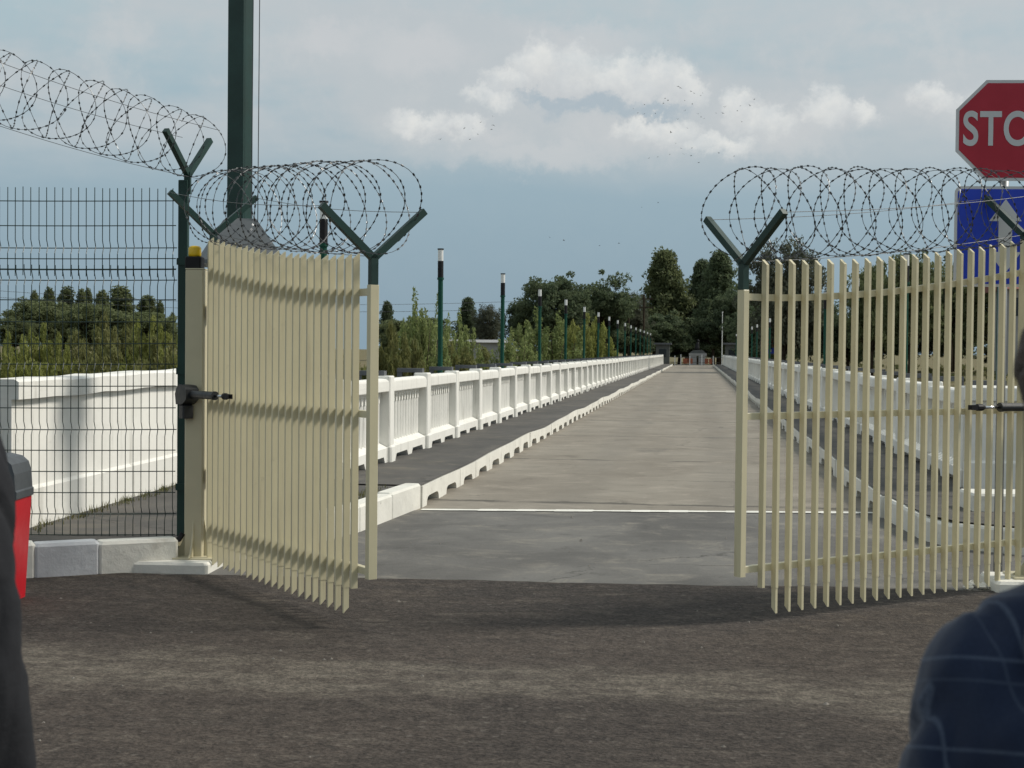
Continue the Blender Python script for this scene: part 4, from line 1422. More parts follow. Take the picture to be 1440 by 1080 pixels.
def tree(name, proto, px, ptop, Y, wpx, label, group=None, cat='tree'):
    """a tree whose top is seen at (px, ptop) at distance Y, wpx picture pixels wide"""
    (tr, cr), h0, w0 = PROTO[proto]
    p = at(px, ptop, Y)
    z0 = gz(p.x, Y)
    h = p.z - z0
    wd = wpx / F * Y / math.cos(YAW)
    t = thing(name, label, cat, (p.x, Y, z0 - 0.1), TREE_N[0] * 2.39, group)
    TREE_N[0] += 1
    sx = wd / 2 / w0
    for nm, me in (('trunk', tr), ('crown', cr)):
        o = link(nm, me, t)
        o.scale = (sx, sx, h / h0 * 1.0)
    return t


G1 = 'trees at the far end of the bridge'
tree('poplar_tree', 'poplar_b', 936, 355, 205, 78, 'tall columnar poplar left of the end of the road', G1)
tree('poplar_tree', 'poplar_d', 1013, 359, 200, 72, 'broad tall poplar right of the end of the road', G1)
tree('poplar_tree', 'poplar_d', 986, 370, 208, 52, 'narrower poplar joined to the left of the broad one right of the road', G1)
tree('broad_tree', 'broad_b', 973, 398, 225, 40, 'small dark tree in the gap between the two tall poplars', G1)
tree('broad_tree', 'broad_a', 968, 428, 240, 110, 'low dark tree closing the view over the end of the road', G1)
tree('broad_tree', 'broad_a', 920, 438, 190, 95, 'low dark tree in front of the left tall poplar', G1)
tree('broad_tree', 'broad_b', 1003, 440, 190, 62, 'low dark tree in front of the right tall poplar', G1)
tree('broad_tree', 'broad_b', 1042, 400, 188, 70, 'dark tree between the right tall poplar and the gate stile', G1)
tree('broad_tree', 'broad_a', 782, 384, 165, 104, 'large round dark tree behind the left lamps', G1)
tree('broad_tree', 'broad_b', 851, 387, 172, 80, 'dark tree right of the large round one on the left', G1)
tree('broad_tree', 'broad_g', 888, 412, 180, 50, 'thin greyish tree beside the utility pole', G1)
tree('broad_tree', 'broad_a', 742, 418, 168, 60, 'dark shoulder tree left of the large round one', G1)
tree('broad_tree', 'broad_a', 822, 440, 175, 110, 'low dark thicket tree under the large round tree', G1)
tree('broad_tree', 'broad_b', 880, 455, 178, 70, 'low dark thicket tree below the utility pole', G1)
tree('hedge_bush', 'broad_b', 955, 476, 196, 50, 'low dark hedge left of the white monument at the end of the road', G1, 'bush')
tree('hedge_bush', 'broad_b', 1004, 476, 196, 46, 'low dark hedge right of the white monument at the end of the road', G1, 'bush')
tree('hedge_bush', 'broad_b', 980, 470, 204, 50, 'dark hedge right behind the white monument at the end of the road', G1, 'bush')
G2 = 'trees on the right bank'
tree('broad_tree', 'broad_g', 1106, 338, 118, 112, 'tall grey-green tree behind the end of the right gate leaf', G2)
tree('broad_tree', 'broad_a', 1090, 415, 150, 120, 'dark low tree below the tall grey-green tree', G2)
tree('broad_tree', 'broad_b', 1150, 425, 140, 80, 'dark low tree below the gap of sky right of the grey-green tree', G2)
for k, (px, pt, Y, w, pr, lab) in enumerate([
        (1228, 372, 105, 72, 'broad_p', 'olive dark tree right of the gap of sky behind the right leaf'),
        (1282, 356, 100, 92, 'broad_p', 'tallest olive dark tree behind the middle of the right leaf'),
        (1338, 368, 108, 80, 'broad_b', 'dark tree left of the blue sign behind the right leaf'),
        (1400, 372, 104, 92, 'broad_p', 'dark tree hidden mostly behind the blue sign'),
        (1465, 366, 100, 90, 'broad_p', 'dark tree at the right edge of the picture behind the sign'),
        (1255, 430, 112, 110, 'broad_a', 'low dark tree in the shade under the tallest olive tree'),
        (1340, 430, 112, 110, 'broad_a', 'low dark tree in the shade left of the sign pole'),
        (1195, 436, 118, 80, 'broad_a', 'low dark tree in the shade behind the third right lamp'),
        (1440, 470, 112, 110, 'broad_a', 'low dark tree in the shade right of the sign pole')]):
    tree('broad_tree', pr, px, pt, Y, w, lab, G2)
G3 = 'poplars far beyond the mesh fence'
for px, pt, w, lab in ((48, 411, 14, 'leftmost thin spire poplar beyond the mesh fence'), (70, 407, 18, 'second spire poplar from the left beyond the mesh fence'),
                       (94, 406, 26, 'third, fuller poplar from the left beyond the mesh fence'), (115, 409, 16, 'fourth, slim poplar beyond the mesh fence'),
                       (124, 408, 14, 'fifth, slimmest poplar beyond the mesh fence'), (143, 411, 22, 'sixth poplar beyond the mesh fence, with ragged right side'),
                       (170, 405, 36, 'broadest and tallest poplar beyond the mesh fence'), (207, 418, 28, 'poplar right of the broadest one beyond the mesh fence'),
                       (225, 425, 13, 'thin short poplar beside the green fence post'), (243, 441, 10, 'smallest poplar tip just left of the green fence post')):
    tree('poplar_tree', 'poplar_a', px, pt, 215 + (px % 7) * 3, w * 1.75, lab, G3)
tree('broad_tree', 'broad_p', 62, 420, 190, 104, 'dark round tree below the left poplars beyond the fence', G3)
tree('broad_tree', 'broad_p', 124, 426, 185, 90, 'dark tree below the slim poplars beyond the fence', G3)
tree('broad_tree', 'broad_p', 196, 438, 188, 130, 'low dark tree below the broadest poplar beyond the fence', G3)
tree('broad_tree', 'broad_p', 20, 446, 180, 70, 'dim tree at the left edge beyond the fence', G3)
G4 = 'trees beyond the left balustrade'
tree('poplar_tree', 'poplar_d', 545, 426, 210, 30, 'small dark poplar just right of the left gate stile', G4)
tree('poplar_tree', 'poplar_d', 657, 421, 200, 38, 'dark pointed tree above the pale far wall', G4)
tree('broad_tree', 'broad_g', 688, 428, 195, 46, 'brownish round tree right of the pointed one above the pale wall', G4)
tree('broad_tree', 'broad_p', 590, 446, 205, 120, 'hazy low tree line behind the feathery bush', G4)
G5 = 'bushes below the bridge'
for px, pt, Y, w, pr, lab in ((598, 398, 46, 96, 'bush_w', 'tall feathery young willow behind the second left lamp'),
                              (640, 428, 52, 84, 'bush_w', 'shorter feathery willow right of the second left lamp'),
                              (556, 456, 44, 100, 'bush_s', 'grey-green bush just right of the left gate stile'),
                              (770, 428, 84, 110, 'bush_w', 'yellow-green willow bush around the fourth left lamp'),
                              (826, 440, 92, 86, 'bush_o', 'yellow-green bush around the fifth left lamp'),
                              (728, 456, 78, 84, 'bush_w', 'yellow-green bush right of the third left lamp'),
                              (675, 490, 60, 130, 'bush_s', 'low brown scrub in front of the pale far shed'),
                              (612, 470, 48, 140, 'bush_s', 'low dark scrub along the left balustrade below the feathery willow'),
                              (62, 452, 40, 104, 'bush_o', 'rounded light olive bush beyond the fence'),
                              (8, 462, 38, 110, 'bush_o', 'olive bush at the left edge beyond the fence'),
                              (40, 478, 30, 150, 'bush_o', 'low bright olive bush close behind the white wall'),
                              (118, 462, 44, 120, 'bush_s', 'brown-green bush beyond the middle of the fence'),
                              (165, 446, 50, 120, 'bush_s', 'tall dull bush below the broadest poplar'),
                              (218, 442, 48, 110, 'bush_o', 'green bush beside the green fence post'),
                              (150, 484, 32, 160, 'bush_s', 'low dim bush close behind the right part of the white wall'),
                              (235, 476, 34, 130, 'bush_s', 'low dim bush behind the fence post'),
                              (430, 462, 44, 150, 'bush_s', 'scrubby bush hidden behind the left gate leaf'),
                              (330, 462, 44, 160, 'bush_o', 'olive bush hidden behind the left gate leaf')):
    tree('bush', pr, px, pt, Y, w, lab, G5, 'bush')

# scrub cover on the ground beside the bridge
def scrub(n, xr, yr, hh, seed, mat, name, label, leaf):
    r = np.random.default_rng(seed)
    C, Rd = [], []
    for i in range(n):
        x = r.uniform(*xr); y = r.uniform(*yr); s = r.uniform(0.4, 1.1) * hh
        C.append((x, y, gz(x, y) + s * 0.4)); Rd.append((s * 1.2, s * 1.2, s * 0.6))
    me = leaf_mesh(name, C, Rd, 60, leaf, mat, seed, 0.6, 1.8)
    return tag(link(name, me), label, 'scrub', kind='stuff')


scrub(1500, (-60, -7.5), (34, 110), 2.3, 31, M['leaf_scrub'], 'scrub', 'dense scrub covering the ground left of the bridge', 0.11)
scrub(420, (14, 60), (60, 150), 0.35, 32, M['weed'], 'dry_grass', 'dry pale grass and weeds on the right bank', 0.07)

# ------------------------------------------------------------------ far end of the bridge
M['booth'] = material('grey_booth_paint', (0.10, 0.105, 0.10), 0.7, var=0.2, scale=2.0)
M['orange'] = material('rust_orange_paint', (0.34, 0.10, 0.045), 0.6, var=0.3, scale=1.0)
M['house'] = material('pale_house_wall', (0.33, 0.33, 0.33), 0.8, var=0.15, scale=1.0)
M['roof'] = material('red_brown_roof', (0.26, 0.10, 0.08), 0.8, var=0.25, scale=2.0)
M['glass'] = material('dark_window', (0.02, 0.025, 0.03), 0.15, var=0.1, scale=2.0)
for side, px0, px1, ptop, lab in ((-1, 920, 944, 482, 'small grey guard booth at the far left end of the bridge'), (1, 1018, 1042, 482, 'small grey guard booth at the far right end of the bridge')):
    Y = 168.0
    a, b = at(px0, ptop, Y), at(px1, ptop, Y)
    w = (b.x - a.x)
    t = thing('guard_booth', lab, 'booth', ((a.x + b.x) / 2, Y, 0), group='guard booths')
    H = a.z
    g = MB(); g.box(-w * 0.4, w * 0.4, 0, 1.8, 0, H - 0.2); g.build('wall', M['booth'], t)
    g = MB(); g.box(-w * 0.52, w * 0.52, -0.35, 2.0, H - 0.198, H); g.build('roof', M['bracket'], t)
    g = MB(); g.box(-w * 0.22, w * 0.22, -0.02, 0.02, 1.0, 1.9); g.build('window', M['glass'], t)

# barrier railings at the far end, pale posts and rust-red panels
bar = thing('barrier_fence', 'low rust red barrier with pale posts across the far end of the road', 'barrier', (0, 172, 0))
for k, px in enumerate((949, 957.5, 970, 987, 1003)):
    p = at(px, 510, 172)
    g = MB(); g.box(p.x - 0.05, p.x + 0.05, -0.04, 0.04, 0, 1.15 + 0.15 * (k % 2)); g.build('post', M['lampwhite'], bar)
for px0, px1 in ((960.5, 967), (968, 974), (991, 996), (997, 1001.5)):
    a, b = at(px0, 510, 172), at(px1, 510, 172)
    g = MB(); g.box(a.x, b.x, 0.05, 0.09, 0.25, 0.85); g.build('panel', M['orange'], bar)
a, b = at(944, 510, 172), at(1012, 510, 172)
for z in (0.35, 0.95):
    g = MB(); g.box(a.x, b.x, 0.1, 0.13, z, z + 0.05); g.build('rail', M['booth'], bar)
# white gateway pedestal in the middle
p = at(981, 500, 182)
t = thing('white_monument', 'white stepped pedestal with a dark figure beyond the barrier at the end of the road', 'monument', (p.x, 182, 0))
g = MB(); g.box(-0.95, -0.12, -0.3, 0.5, 0, 1.15); g.box(0.12, 0.95, -0.3, 0.5, 0, 1.15); g.build('pier', M['house'], t)
g = MB(); g.box(-1.05, 1.1, -0.35, 0.6, 1.152, 1.45); g.build('lintel', M['house'], t)
g = MB(); g.prism([(-1.0, 1.452), (1.0, 1.452), (0.6, 1.85), (-0.6, 1.8)], 'y', 0.4, 1.4); me = g.mesh('shoulder', M['booth']); fix_normals(me); link('shoulder', me, t)
g = MB(); g.tube([(-0.1, 0.8, 1.8), (-0.08, 0.8, 2.2), (0.0, 0.8, 2.6), (0.05, 0.75, 2.85)], [0.34, 0.30, 0.2, 0.1], 9); g.ell((0.05, 0.75, 2.95), 0.16, 0.16, 0.2)
g.build('figure', M['black'], t, True)
# flag pole
p = at(1016, 440, 160)
t = thing('flag_pole', 'thin pale pole at the right end of the bridge', 'pole', (p.x, 160, 0.0))
g = MB(); g.tube([(0, 0, 0), (0, 0, p.z)], [0.05, 0.035], 8); g.build('shaft', M['lampwhite'], t)
g = MB(); g.ell((0, 0, p.z + 0.05), 0.07, 0.07, 0.07, 8, 6); g.build('finial', M['lampwhite'], t)
# red and blue board
Y = 120.0
a, b = at(1069, 475, Y), at(1098, 499, Y)
t = thing('border_board', 'far red and blue board with white marks behind the right balustrade', 'sign', ((a.x + b.x) / 2, Y, gz(a.x, Y)))
w2 = (b.x - a.x) / 2; zt = a.z - t.location.z; zb = b.z - t.location.z
zm = (zt * 0.46 + zb * 0.54)
g = MB(); g.box(-w2, w2, 0, 0.08, zb, zt); g.build('back_panel', M['bracket'], t)
g = MB(); g.box(-w2 * 0.92, w2 * 0.92, -0.02, -0.001, zm, zt - 0.12); g.build('red_field', M['red'], t)
g = MB(); g.box(-w2 * 0.92, w2 * 0.92, -0.02, -0.001, zb + 0.1, zm - 0.01); g.build('blue_field', M['blue_sign'], t)
g = MB()
for x in (-0.5, 0.0, 0.5): g.box(x * w2 - 0.09, x * w2 + 0.09, -0.03, -0.021, zb + 0.22, zm - 0.2)
g.box(-0.1, 0.1, -0.03, -0.021, (zm + zt) / 2 - 0.15, (zm + zt) / 2 + 0.05)
g.build('marks', M['sign_white'], t)
for s in (-1, 1):
    g = MB(); g.box(s * w2 * 0.7 - 0.05, s * w2 * 0.7 + 0.05, 0.09, 0.17, 0, zt); g.build('leg', M['galv'], t)
# utility pole and its line
p = at(895, 414, 176)
t = thing('utility_pole', 'dark utility pole with cross arms among the left trees', 'pole', (p.x, 176, gz(p.x, 176)))
hp = p.z - t.location.z
g = MB(); g.tube([(-0.9, 0, 0), (-0.9, 0, hp)], 0.12, 8); g.build('pole', M['bark'], t)
g = MB(); g.tube([(0.9, 0, 0), (0.9, 0, hp)], 0.12, 8); g.build('pole', M['bark'], t)
for z in (0.6, 1.6):
    g = MB(); g.box(-2.0, 2.0, -0.08, 0.08, hp - z, hp - z + 0.14); g.build('cross_arm', M['bark'], t)
for x in (-1.6, 0, 1.6):
    g = MB(); g.lathe([(0.06, hp - 0.46), (0.09, hp - 0.35), (0.05, hp - 0.1)], 8, Matrix.Translation((x, 0, 0))); g.build('insulator', M['sheet'], t)
for k, (l, yo) in enumerate((('upper of the two thin overhead lines left of the trees', 0), ('lower of the two thin overhead lines left of the trees', 9))):
    g = MB()
    A0 = Vector((p.x, 176, hp - 0.3 - k * 0.9)); B0 = at(-150, 398 + yo, 150)
    pts = []
    for i in range(25):
        q = A0.lerp(B0, i / 24); q.z -= 1.6 * math.sin(math.pi * i / 24); pts.append(q)
    g.tube(pts, 0.02, 4)
    tag(g.build('overhead_line', M['wire']), l, 'cable', 'overhead lines')
# pale far wall
a, b = at(596, 476, 150), at(708, 490, 150)
t = thing('far_shed', 'long low pale shed far beyond the left balustrade', 'building', ((a.x + b.x) / 2, 150, gz(a.x, 150)))
w = (b.x - a.x) / 2; H = a.z - t.location.z
g = MB(); g.box(-w, w, 0, 6, 0, H - 0.35); g.build('wall', M['house'], t)
g = MB(); g.prism([(-0.5, H - 0.349), (6.5, H - 0.349), (3.0, H - 0.05)], 'x', -w - 0.3, w + 0.3); me = g.mesh('roof', M['house']); fix_normals(me); link('roof', me, t)
# house at the right edge
a = at(1418, 388, 92); b = at(1520, 500, 92)
t = thing('house', 'pale house with reddish roof edge at the right edge behind the bars', 'house', ((a.x + b.x) / 2, 92, gz(a.x, 92)))
w = (b.x - a.x) / 2; H = a.z - t.location.z
g = MB(); g.box(-w, w, 0, 6, 0, H - 0.8); g.build('wall', M['house'], t)
g = MB(); g.prism([(-0.5, H - 0.8), (6.5, H - 0.8), (3.0, H + 0.6)], 'x', -w - 0.3, w + 0.3); me = g.mesh('roof', M['roof']); fix_normals(me); link('roof', me, t)
for x in (-w + 0.35, -w + 2.2):
    g = MB(); g.box(x, x + 0.8, -0.03, 0.02, H - 2.4, H - 1.3); g.build('window', M['glass'], t)

# ------------------------------------------------------------------ birds
M['bird'] = material('bird_feathers', (0.10, 0.10, 0.105), 0.8, var=0.2, scale=3.0)
bm_list = []
for k in range(4):
    g = MB(); ph = (-0.3, 0.1, 0.4, 0.7)[k]
    g.tube([(0, -0.14, 0), (0, -0.05, 0.01), (0, 0.06, 0), (0, 0.13, -0.005)], [0.012, 0.04, 0.035, 0.008], 6)
    for s in (-1, 1):
        zt_ = 0.2 * ph
        g.add([(s * 0.02, -0.04, 0.01), (s * 0.02, 0.06, 0.01), (s * 0.16, 0.03, 0.01 + zt_ * .6), (s * 0.30, -0.03, zt_), (s * 0.14, -0.05, 0.005 + zt_ * .6)], [(0, 1, 2, 3, 4)])
    bm_list.append(g.mesh('bird', M['bird']))
spots = [(653, 180), (676, 172), (661, 196), (693, 164), (694, 176), (665, 181), (672, 189), (619, 196), (691, 182)]
rb = random.Random(4)
dens = [(905, 155, 40, 25), (960, 150, 30, 30), (1000, 165, 50, 45), (1035, 160, 40, 35), (990, 215, 70, 25), (940, 205, 60, 30), (830, 340, 60, 12), (775, 345, 20, 10), (880, 290, 60, 30), (990, 130, 60, 15)]
for cx, cy, sx_, sy_ in dens:
    for k in range(6 if cy < 240 else 2):
        spots.append((cx + rb.gauss(0, sx_ * 0.45), cy + rb.gauss(0, sy_ * 0.45)))
for i, (px, py) in enumerate(spots):
    Y = rb.uniform(110, 190)
    p = at(px, py, Y)
    o = link('bird', bm_list[i % 4], None, p)
    o.scale = (0.62, 0.62, 0.62)
    o.rotation_euler = (rb.uniform(-0.3, 0.3), rb.uniform(-0.4, 0.4), rb.uniform(0, 6.28))
    left = px < 720
    tag(o, 'tiny dark bird in the small flock below the left cloud' if left else 'tiny dark bird of the flock scattered across the sky over the bridge', 'bird', 'small flock left of the big cloud' if left else 'flock over the bridge')

# ------------------------------------------------------------------ people
M['skin'] = material('skin', (0.46, 0.27, 0.19), 0.5, var=0.1, scale=12.0)
M['hair'] = material('brown_hair', (0.095, 0.065, 0.048), 0.6, var=0.5, scale=60.0, bump=0.8, bscale=120)
M['hair2'] = material('dark_hair', (0.02, 0.016, 0.014), 0.6, var=0.5, scale=60.0, bump=0.8, bscale=120)
M['suit'] = material('charcoal_suit_cloth', (0.026, 0.027, 0.031), 0.85, var=0.2, scale=6.0, bump=0.25, bscale=40, spec=0.2)
M['trousers'] = material('dark_trousers_cloth', (0.018, 0.020, 0.028), 0.85, var=0.2, scale=8.0, spec=0.2)
M['shoe'] = material('black_shoe_leather', (0.012, 0.011, 0.010), 0.35, var=0.2, scale=8.0)
M['shirt'] = material('white_shirt', (0.7, 0.7, 0.7), 0.8, var=0.05, scale=8.0)


def check_cloth():
    m = bpy.data.materials.new('navy_check_cloth')
    m.use_nodes = True
    N = NT(m.node_tree)
    b = N.n['Principled BSDF']
    tcn = N.node('ShaderNodeTexCoord')
    P = tcn.outputs['Object']
    wob = N.noise(P, 5.0, 2.0, 0.5)
    sx = N.node('ShaderNodeSeparateXYZ'); N.l.new(P, sx.inputs[0])
    def line(v, per, wd):
        f = N.m('ABSOLUTE', N.m('SUBTRACT', N.m('FRACT', N.m('DIVIDE', N.m('ADD', v, N.m('MULTIPLY', wob, 0.010)), per)), 0.5))
        return N.smooth(f, wd / per, wd / per * 0.35)
    weave = N.noise(P, 420.0, 2.0, 0.6)
    c = N.mix(N.smooth(N.noise(P, 7.0, 4.0, 0.6), 0.3, 0.7), (0.013, 0.022, 0.050, 1), (0.020, 0.031, 0.064, 1))
    c = N.mix(N.smooth(weave, 0.3, 0.7, 0, 0.35), c, (0.006, 0.010, 0.022, 1))
    vx = N.m('ADD', sx.outputs[0], N.m('MULTIPLY', sx.outputs[1], 0.8))
    vz = N.m('ADD', sx.outputs[2], N.m('MULTIPLY', sx.outputs[1], 0.3))
    lx = N.m('MAXIMUM', line(vx, 0.072, 0.0022), N.m('MULTIPLY', line(N.m('ADD', vx, 0.021), 0.072, 0.0018), 0.55))
    lz = N.m('MAXIMUM', line(vz, 0.084, 0.0022), N.m('MULTIPLY', line(N.m('ADD', vz, 0.021), 0.084, 0.0018), 0.55))
    c = N.mix(N.m('MULTIPLY', N.m('MAXIMUM', lx, lz), N.smooth(weave, 0.2, 0.7, 0.14, 0.36)), c, (0.15, 0.19, 0.26, 1))
    N.l.new(c, b.inputs['Base Color'])
    b.inputs['Roughness'].default_value = 0.9
    b.inputs['Specular IOR Level'].default_value = 0.15
    b.inputs['Sheen Weight'].default_value = 0.25
    bn = N.node('ShaderNodeBump'); bn.inputs['Strength'].default_value = 0.25; bn.inputs['Distance'].default_value = 0.01
    N.l.new(N.noise(P, 14.0, 4.0, 0.5, 0.5), bn.inputs['Height'])
    N.l.new(bn.outputs[0], b.inputs['Normal'])
    return m


M['check'] = check_cloth()


def remesh(g, name, mat, voxel, smooth_it=6):
    """fuse the closed shapes of g into one continuous surface"""
    me = g.mesh(name + '_raw')
    fix_normals(me)
    tmp = bpy.data.objects.new('tmp', me); COL.objects.link(tmp)
    md = tmp.modifiers.new('r', 'REMESH'); md.mode = 'VOXEL'; md.voxel_size = voxel
    sm = tmp.modifiers.new('s', 'SMOOTH'); sm.iterations = smooth_it; sm.factor = 0.5
    dg = bpy.context.evaluated_depsgraph_get()
    out = bpy.data.meshes.new_from_object(tmp.evaluated_get(dg))
    bpy.data.objects.remove(tmp)
    out.name = name
    out.materials.clear(); out.materials.append(mat)
    out.polygons.foreach_set('use_smooth', [True] * len(out.polygons))
    return out


def loft(g, rings, n=20):
    """closed stack of ellipses (cx, cy, z, rx, ry)"""
    vs_, fs_ = [], []
    for cx, cy, z, rx, ry in rings:
        for k in range(n):
            a = 2 * math.pi * k / n
            c, s_ = math.cos(a), math.sin(a)
            p = 0.8
            vs_.append((cx + rx * math.copysign(abs(c) ** p, c), cy + ry * math.copysign(abs(s_) ** p, s_), z))
    for i in range(len(rings) - 1):
        for k in range(n):
            j = (k + 1) % n
            fs_.append((i * n + k, i * n + j, (i + 1) * n + j, (i + 1) * n + k))
    fs_.append(tuple(reversed(range(n)))); fs_.append(tuple(range((len(rings) - 1) * n, len(rings) * n)))
    g.add(vs_, fs_)


def limb(g, pts, rs, n=14):
    g.tube(pts, rs, n)
    for p, r_ in zip(pts, rs):
        g.ell(p, r_, r_, r_, n, 8)


def person(label, loc, rz, H, jacket_mat, hair_mat, sh_z=0.815, arm_out=0.05, sh_half=0.185, puff=0.0, head_x=0.0):
    """standing adult facing local +y; H body height"""
    k = H / 1.75
    S = sh_z * H                                   # shoulder joint height
    hz = H - 0.118 * k                             # head centre
    def arm(s):
        return [(s * sh_half * k, 0, S - 0.02 * k), (s * (sh_half + 0.035 + arm_out * 0.5) * k, -0.02 * k, S - 0.29 * k), (s * (sh_half + 0.03 + arm_out) * k, 0.05 * k, S - 0.53 * k)]
    def leg(s):
        return [(s * 0.09 * k, 0, 0.51 * H), (s * 0.10 * k, 0.01, 0.27 * H), (s * 0.11 * k, -0.02, 0.06 * H)]
    body = MB()
    loft(body, [(0, 0, 0.46 * H, 0.14 * k, 0.10 * k), (0, 0, 0.53 * H, 0.165 * k, 0.115 * k), (0, 0, 0.60 * H, 0.14 * k, 0.10 * k), (0, 0, 0.72 * H, 0.165 * k, 0.115 * k), (0, 0, S, 0.15 * k, 0.09 * k), (0, -0.01, S + 0.07 * k, 0.07 * k, 0.065 * k)])
    limb(body, [(0, -0.015, S), (0, 0.0, S + 0.09 * k), (0, 0.015, hz - 0.06 * k)], [0.075 * k, 0.058 * k, 0.056 * k])
    body.ell((0, 0.015 * k, hz), 0.073 * k, 0.093 * k, 0.115 * k, 20, 14)
    body.ell((0, 0.045 * k, hz - 0.055 * k), 0.052 * k, 0.062 * k, 0.058 * k, 16, 10)     # jaw
    body.tube([(0, 0.10 * k, hz + 0.015 * k), (0, 0.125 * k, hz - 0.022 * k), (0, 0.105 * k, hz - 0.03 * k)], [0.008 * k, 0.015 * k, 0.014 * k], 8)   # nose
    body.ell((0, 0.098 * k, hz - 0.058 * k), 0.024 * k, 0.012 * k, 0.008 * k, 10, 6)      # lips
    for s in (-1, 1):
        body.ell((s * 0.074 * k, 0.0, hz - 0.008 * k), 0.010 * k, 0.020 * k, 0.032 * k, 10, 8)  # ears
        body.ell((s * 0.03 * k, 0.092 * k, hz + 0.022 * k), 0.022 * k, 0.012 * k, 0.008 * k, 10, 6)  # brow
        limb(body, arm(s), [0.052 * k, 0.042 * k, 0.028 * k])
        limb(body, leg(s), [0.088 * k, 0.058 * k, 0.042 * k])
        # hand: palm, four fingers, thumb, gently curled
        wx, wy, wz_ = arm(s)[2]
        body.ell((wx, wy + 0.012 * k, wz_ - 0.055 * k), 0.017 * k, 0.040 * k, 0.050 * k, 12, 8)
        for f in range(4):
            fy = wy + (0.044 - 0.0225 * f) * k
            ln = (0.072, 0.080, 0.074, 0.060)[f] * k
            x0 = wx
            body.tube([(x0, fy, wz_ - 0.085 * k), (x0 - s * 0.006 * k, fy, wz_ - 0.085 * k - ln * 0.5), (x0 - s * 0.028 * k, fy, wz_ - 0.085 * k - ln)], [0.0095 * k, 0.0088 * k, 0.007 * k], 8)
        body.tube([(wx, wy + 0.035 * k, wz_ - 0.03 * k), (wx - s * 0.008 * k, wy + 0.068 * k, wz_ - 0.065 * k), (wx - s * 0.016 * k, wy + 0.075 * k, wz_ - 0.100 * k)], [0.012 * k, 0.0105 * k, 0.008 * k], 8)
        body.tube([(s * 0.11 * k, -0.05, 0.045), (s * 0.115 * k, 0.06, 0.04), (s * 0.12 * k, 0.17, 0.03)], [0.038, 0.04, 0.026], 10)
    if head_x:
        body.v = [(x + head_x * min(max((z - S - 0.02) / 0.12, 0), 1), y, z) for x, y, z in body.v]
    root = link('person', remesh(body, 'person', M['skin'], 0.0085, 5))
    root.location = loc; root.rotation_euler = (0, 0, rz)
    tag(root, label, 'person')
    for s in (-1, 1):
        e = MB(); e.ell((head_x + s * 0.031 * k, 0.094 * k, hz + 0.004 * k), 0.0125 * k, 0.0115 * k, 0.0085 * k, 10, 8); e.build('eye', M['lampwhite'], root, True)
        e = MB(); e.ell((head_x + s * 0.031 * k, 0.1025 * k, hz + 0.004 * k), 0.0055 * k, 0.0045 * k, 0.0055 * k, 8, 6); e.build('iris', M['black'], root, True)
    # jacket
    j = MB()
    loft(j, [(0, -0.005, 0.475 * H, 0.205 * k, 0.150 * k), (0, -0.005, 0.53 * H, 0.205 * k, 0.150 * k), (0, 0, 0.62 * H, 0.182 * k, 0.138 * k), (0, -0.005, 0.73 * H, 0.20 * k, 0.145 * k),
             (0, -0.008, S - 0.045 * k, 0.195 * k, 0.132 * k), (0, -0.012, S + 0.015 * k, 0.155 * k, 0.105 * k), (0, -0.015, S + 0.07 * k, 0.078 * k, 0.082 * k)])
    for s in (-1, 1):
        a = arm(s)
        limb(j, [a[0], ((a[0][0] + a[1][0]) / 2, a[1][1] * .5, (a[0][2] + a[1][2]) / 2), a[1], (a[1][0] + (a[2][0] - a[1][0]) * .5, a[1][1] + (a[2][1] - a[1][1]) * .5, (a[1][2] + a[2][2]) / 2), (a[2][0], a[2][1], a[2][2] + 0.02)],
             [(0.083 + puff) * k, (0.082 + puff) * k, (0.072 + puff) * k, (0.064 + puff) * k, (0.055 + puff) * k])
        j.tube([(s * 0.055 * k, -0.02 * k, S + 0.075 * k), (s * 0.13 * k, -0.008 * k, S + 0.040 * k), (s * (sh_half + 0.005) * k, 0, S + 0.012 * k)], [0.055 * k, 0.052 * k, 0.060 * k], 12)
    jme = remesh(j, 'jacket', jacket_mat, 0.009, 4)
    # cloth folds: long soft ones plus drag lines down the sleeves
    nv = len(jme.vertices)
    co = np.empty(nv * 3, np.float32); jme.vertices.foreach_get('co', co)
    no = np.empty(nv * 3, np.float32); jme.vertices.foreach_get('normal', no)
    co = co.reshape(-1, 3); no = no.reshape(-1, 3)
    for iv in range(nv):
        q = Vector(co[iv])
        f1 = mnoise.noise(Vector((q.x * 7, q.y * 7, q.z * 3.0)))
        f2 = mnoise.noise(Vector((q.x * 22 + q.z * 9, q.y * 22, q.z * 10 + 5)))
        f3 = abs(mnoise.noise(Vector((q.x * 11 - q.z * 6, q.y * 11 + q.z * 4, q.z * 5 + 9))))
        co[iv] += no[iv] * (0.007 * f1 + 0.0030 * f2 - 0.009 * max(0.0, 0.16 - f3) / 0.16)
    jme.vertices.foreach_set('co', co.reshape(-1))
    jme.update()
    jk = link('jacket', jme, root)
    for s in (-1, 1):                              # armhole seams
        sm_ = MB()
        pts = []
        for q in range(25):
            a = 2 * math.pi * q / 24
            pts.append((s * (sh_half - 0.035 + 0.012 * math.sin(a)) * k, -0.006 * k + 0.086 * k * math.cos(a), S - 0.032 * k + 0.088 * k * math.sin(a)))
        sm_.tube(pts, 0.006, 6)
        sm_.build('armhole_seam', jacket_mat, jk, True)
    cl = MB()
    for q in range(14):
        a = math.pi * (0.72 + 1.56 * q / 13)
        cl.v += [(0.082 * k * math.sin(a) , -0.005 + 0.075 * k * math.cos(a) , S + 0.045 * k), (0.070 * k * math.sin(a), 0.0 + 0.064 * k * math.cos(a), S + 0.105 * k), (0.062 * k * math.sin(a), 0.0 + 0.057 * k * math.cos(a), S + 0.100 * k)]
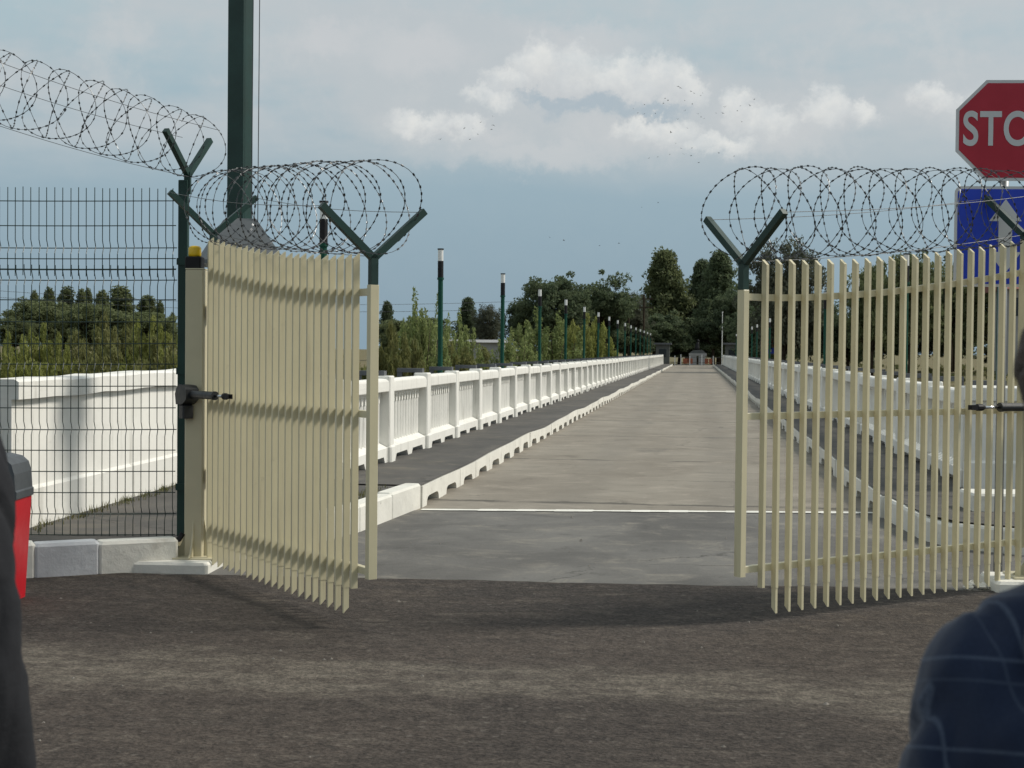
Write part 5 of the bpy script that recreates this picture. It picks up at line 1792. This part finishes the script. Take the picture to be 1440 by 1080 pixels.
    for q in range(13):
        cl.f += [(q * 3, q * 3 + 3, q * 3 + 4, q * 3 + 1), (q * 3 + 1, q * 3 + 4, q * 3 + 5, q * 3 + 2)]
    cl.build('collar', jacket_mat, jk, True)
    # trousers and shoes
    tr = MB()
    loft(tr, [(0, 0, 0.455 * H, 0.175 * k, 0.125 * k), (0, 0, 0.50 * H, 0.178 * k, 0.128 * k), (0, 0, 0.57 * H, 0.162 * k, 0.118 * k)])
    for s in (-1, 1):
        l = leg(s)
        tr.tube([(l[0][0], l[0][1], l[0][2]), l[1], (l[2][0], l[2][1], 0.045 * H)], [0.102 * k, 0.082 * k, 0.075 * k], 16)
    link('trousers', remesh(tr, 'trousers', M['trousers'], 0.012, 4), root)
    for s in (-1, 1):
        sh = MB()
        sh.tube([(s * 0.11 * k, -0.075, 0.055), (s * 0.112 * k, -0.02, 0.06), (s * 0.115 * k, 0.06, 0.052), (s * 0.12 * k, 0.15, 0.038), (s * 0.122 * k, 0.20, 0.03)], [0.036, 0.052, 0.050, 0.044, 0.022], 12)
        sh.box(s * 0.115 * k - 0.045, s * 0.115 * k + 0.045, -0.10, 0.20, 0.0, 0.02)
        sh.build('shoe', M['shoe'], root, True)
    # hair: cap of overlapping locks
    hr = MB()
    rr = random.Random(int(H * 100))
    hr.ell((0, -0.008 * k, hz + 0.028 * k), 0.083 * k, 0.100 * k, 0.104 * k, 18, 12)
    for q in range(150):
        a = rr.uniform(0, 6.28); e = rr.uniform(-0.35, 1.3)
        x, y, z = 0.084 * k * math.cos(e) * math.cos(a), -0.008 * k + 0.101 * k * math.cos(e) * math.sin(a), hz + 0.028 * k + 0.104 * k * math.sin(e)
        if y > 0.055 * k and z < hz + 0.075 * k: continue
        d = Vector((x, y + 0.05, 0)).normalized()
        hr.tube([(x, y, z), (x + d.x * 0.012, y + d.y * 0.012, z - 0.012), (x + d.x * 0.010, y + d.y * 0.01, z - 0.045)], [0.016, 0.013, 0.003], 6)
    # cut the cap away from the face
    hr.v = [(x + head_x, y, z) for x, y, z in hr.v]
    link('hair', remesh(hr, 'hair', hair_mat, 0.007, 1), root)
    return root


pR = at(1682, 500, 1.39)
person('person in a navy checked jacket seen from behind at the lower right edge', (pR.x, pR.y, 0.012), R(-12), 1.665, M['check'], M['hair'], sh_z=0.778, sh_half=0.168, head_x=-0.054)
pL = at(-330, 500, 1.75)
person('person in a charcoal suit cut off by the left edge of the picture', (pL.x, pL.y, 0.012), R(8), 1.90, M['suit'], M['hair2'], sh_z=0.83, arm_out=0.03, sh_half=0.185)
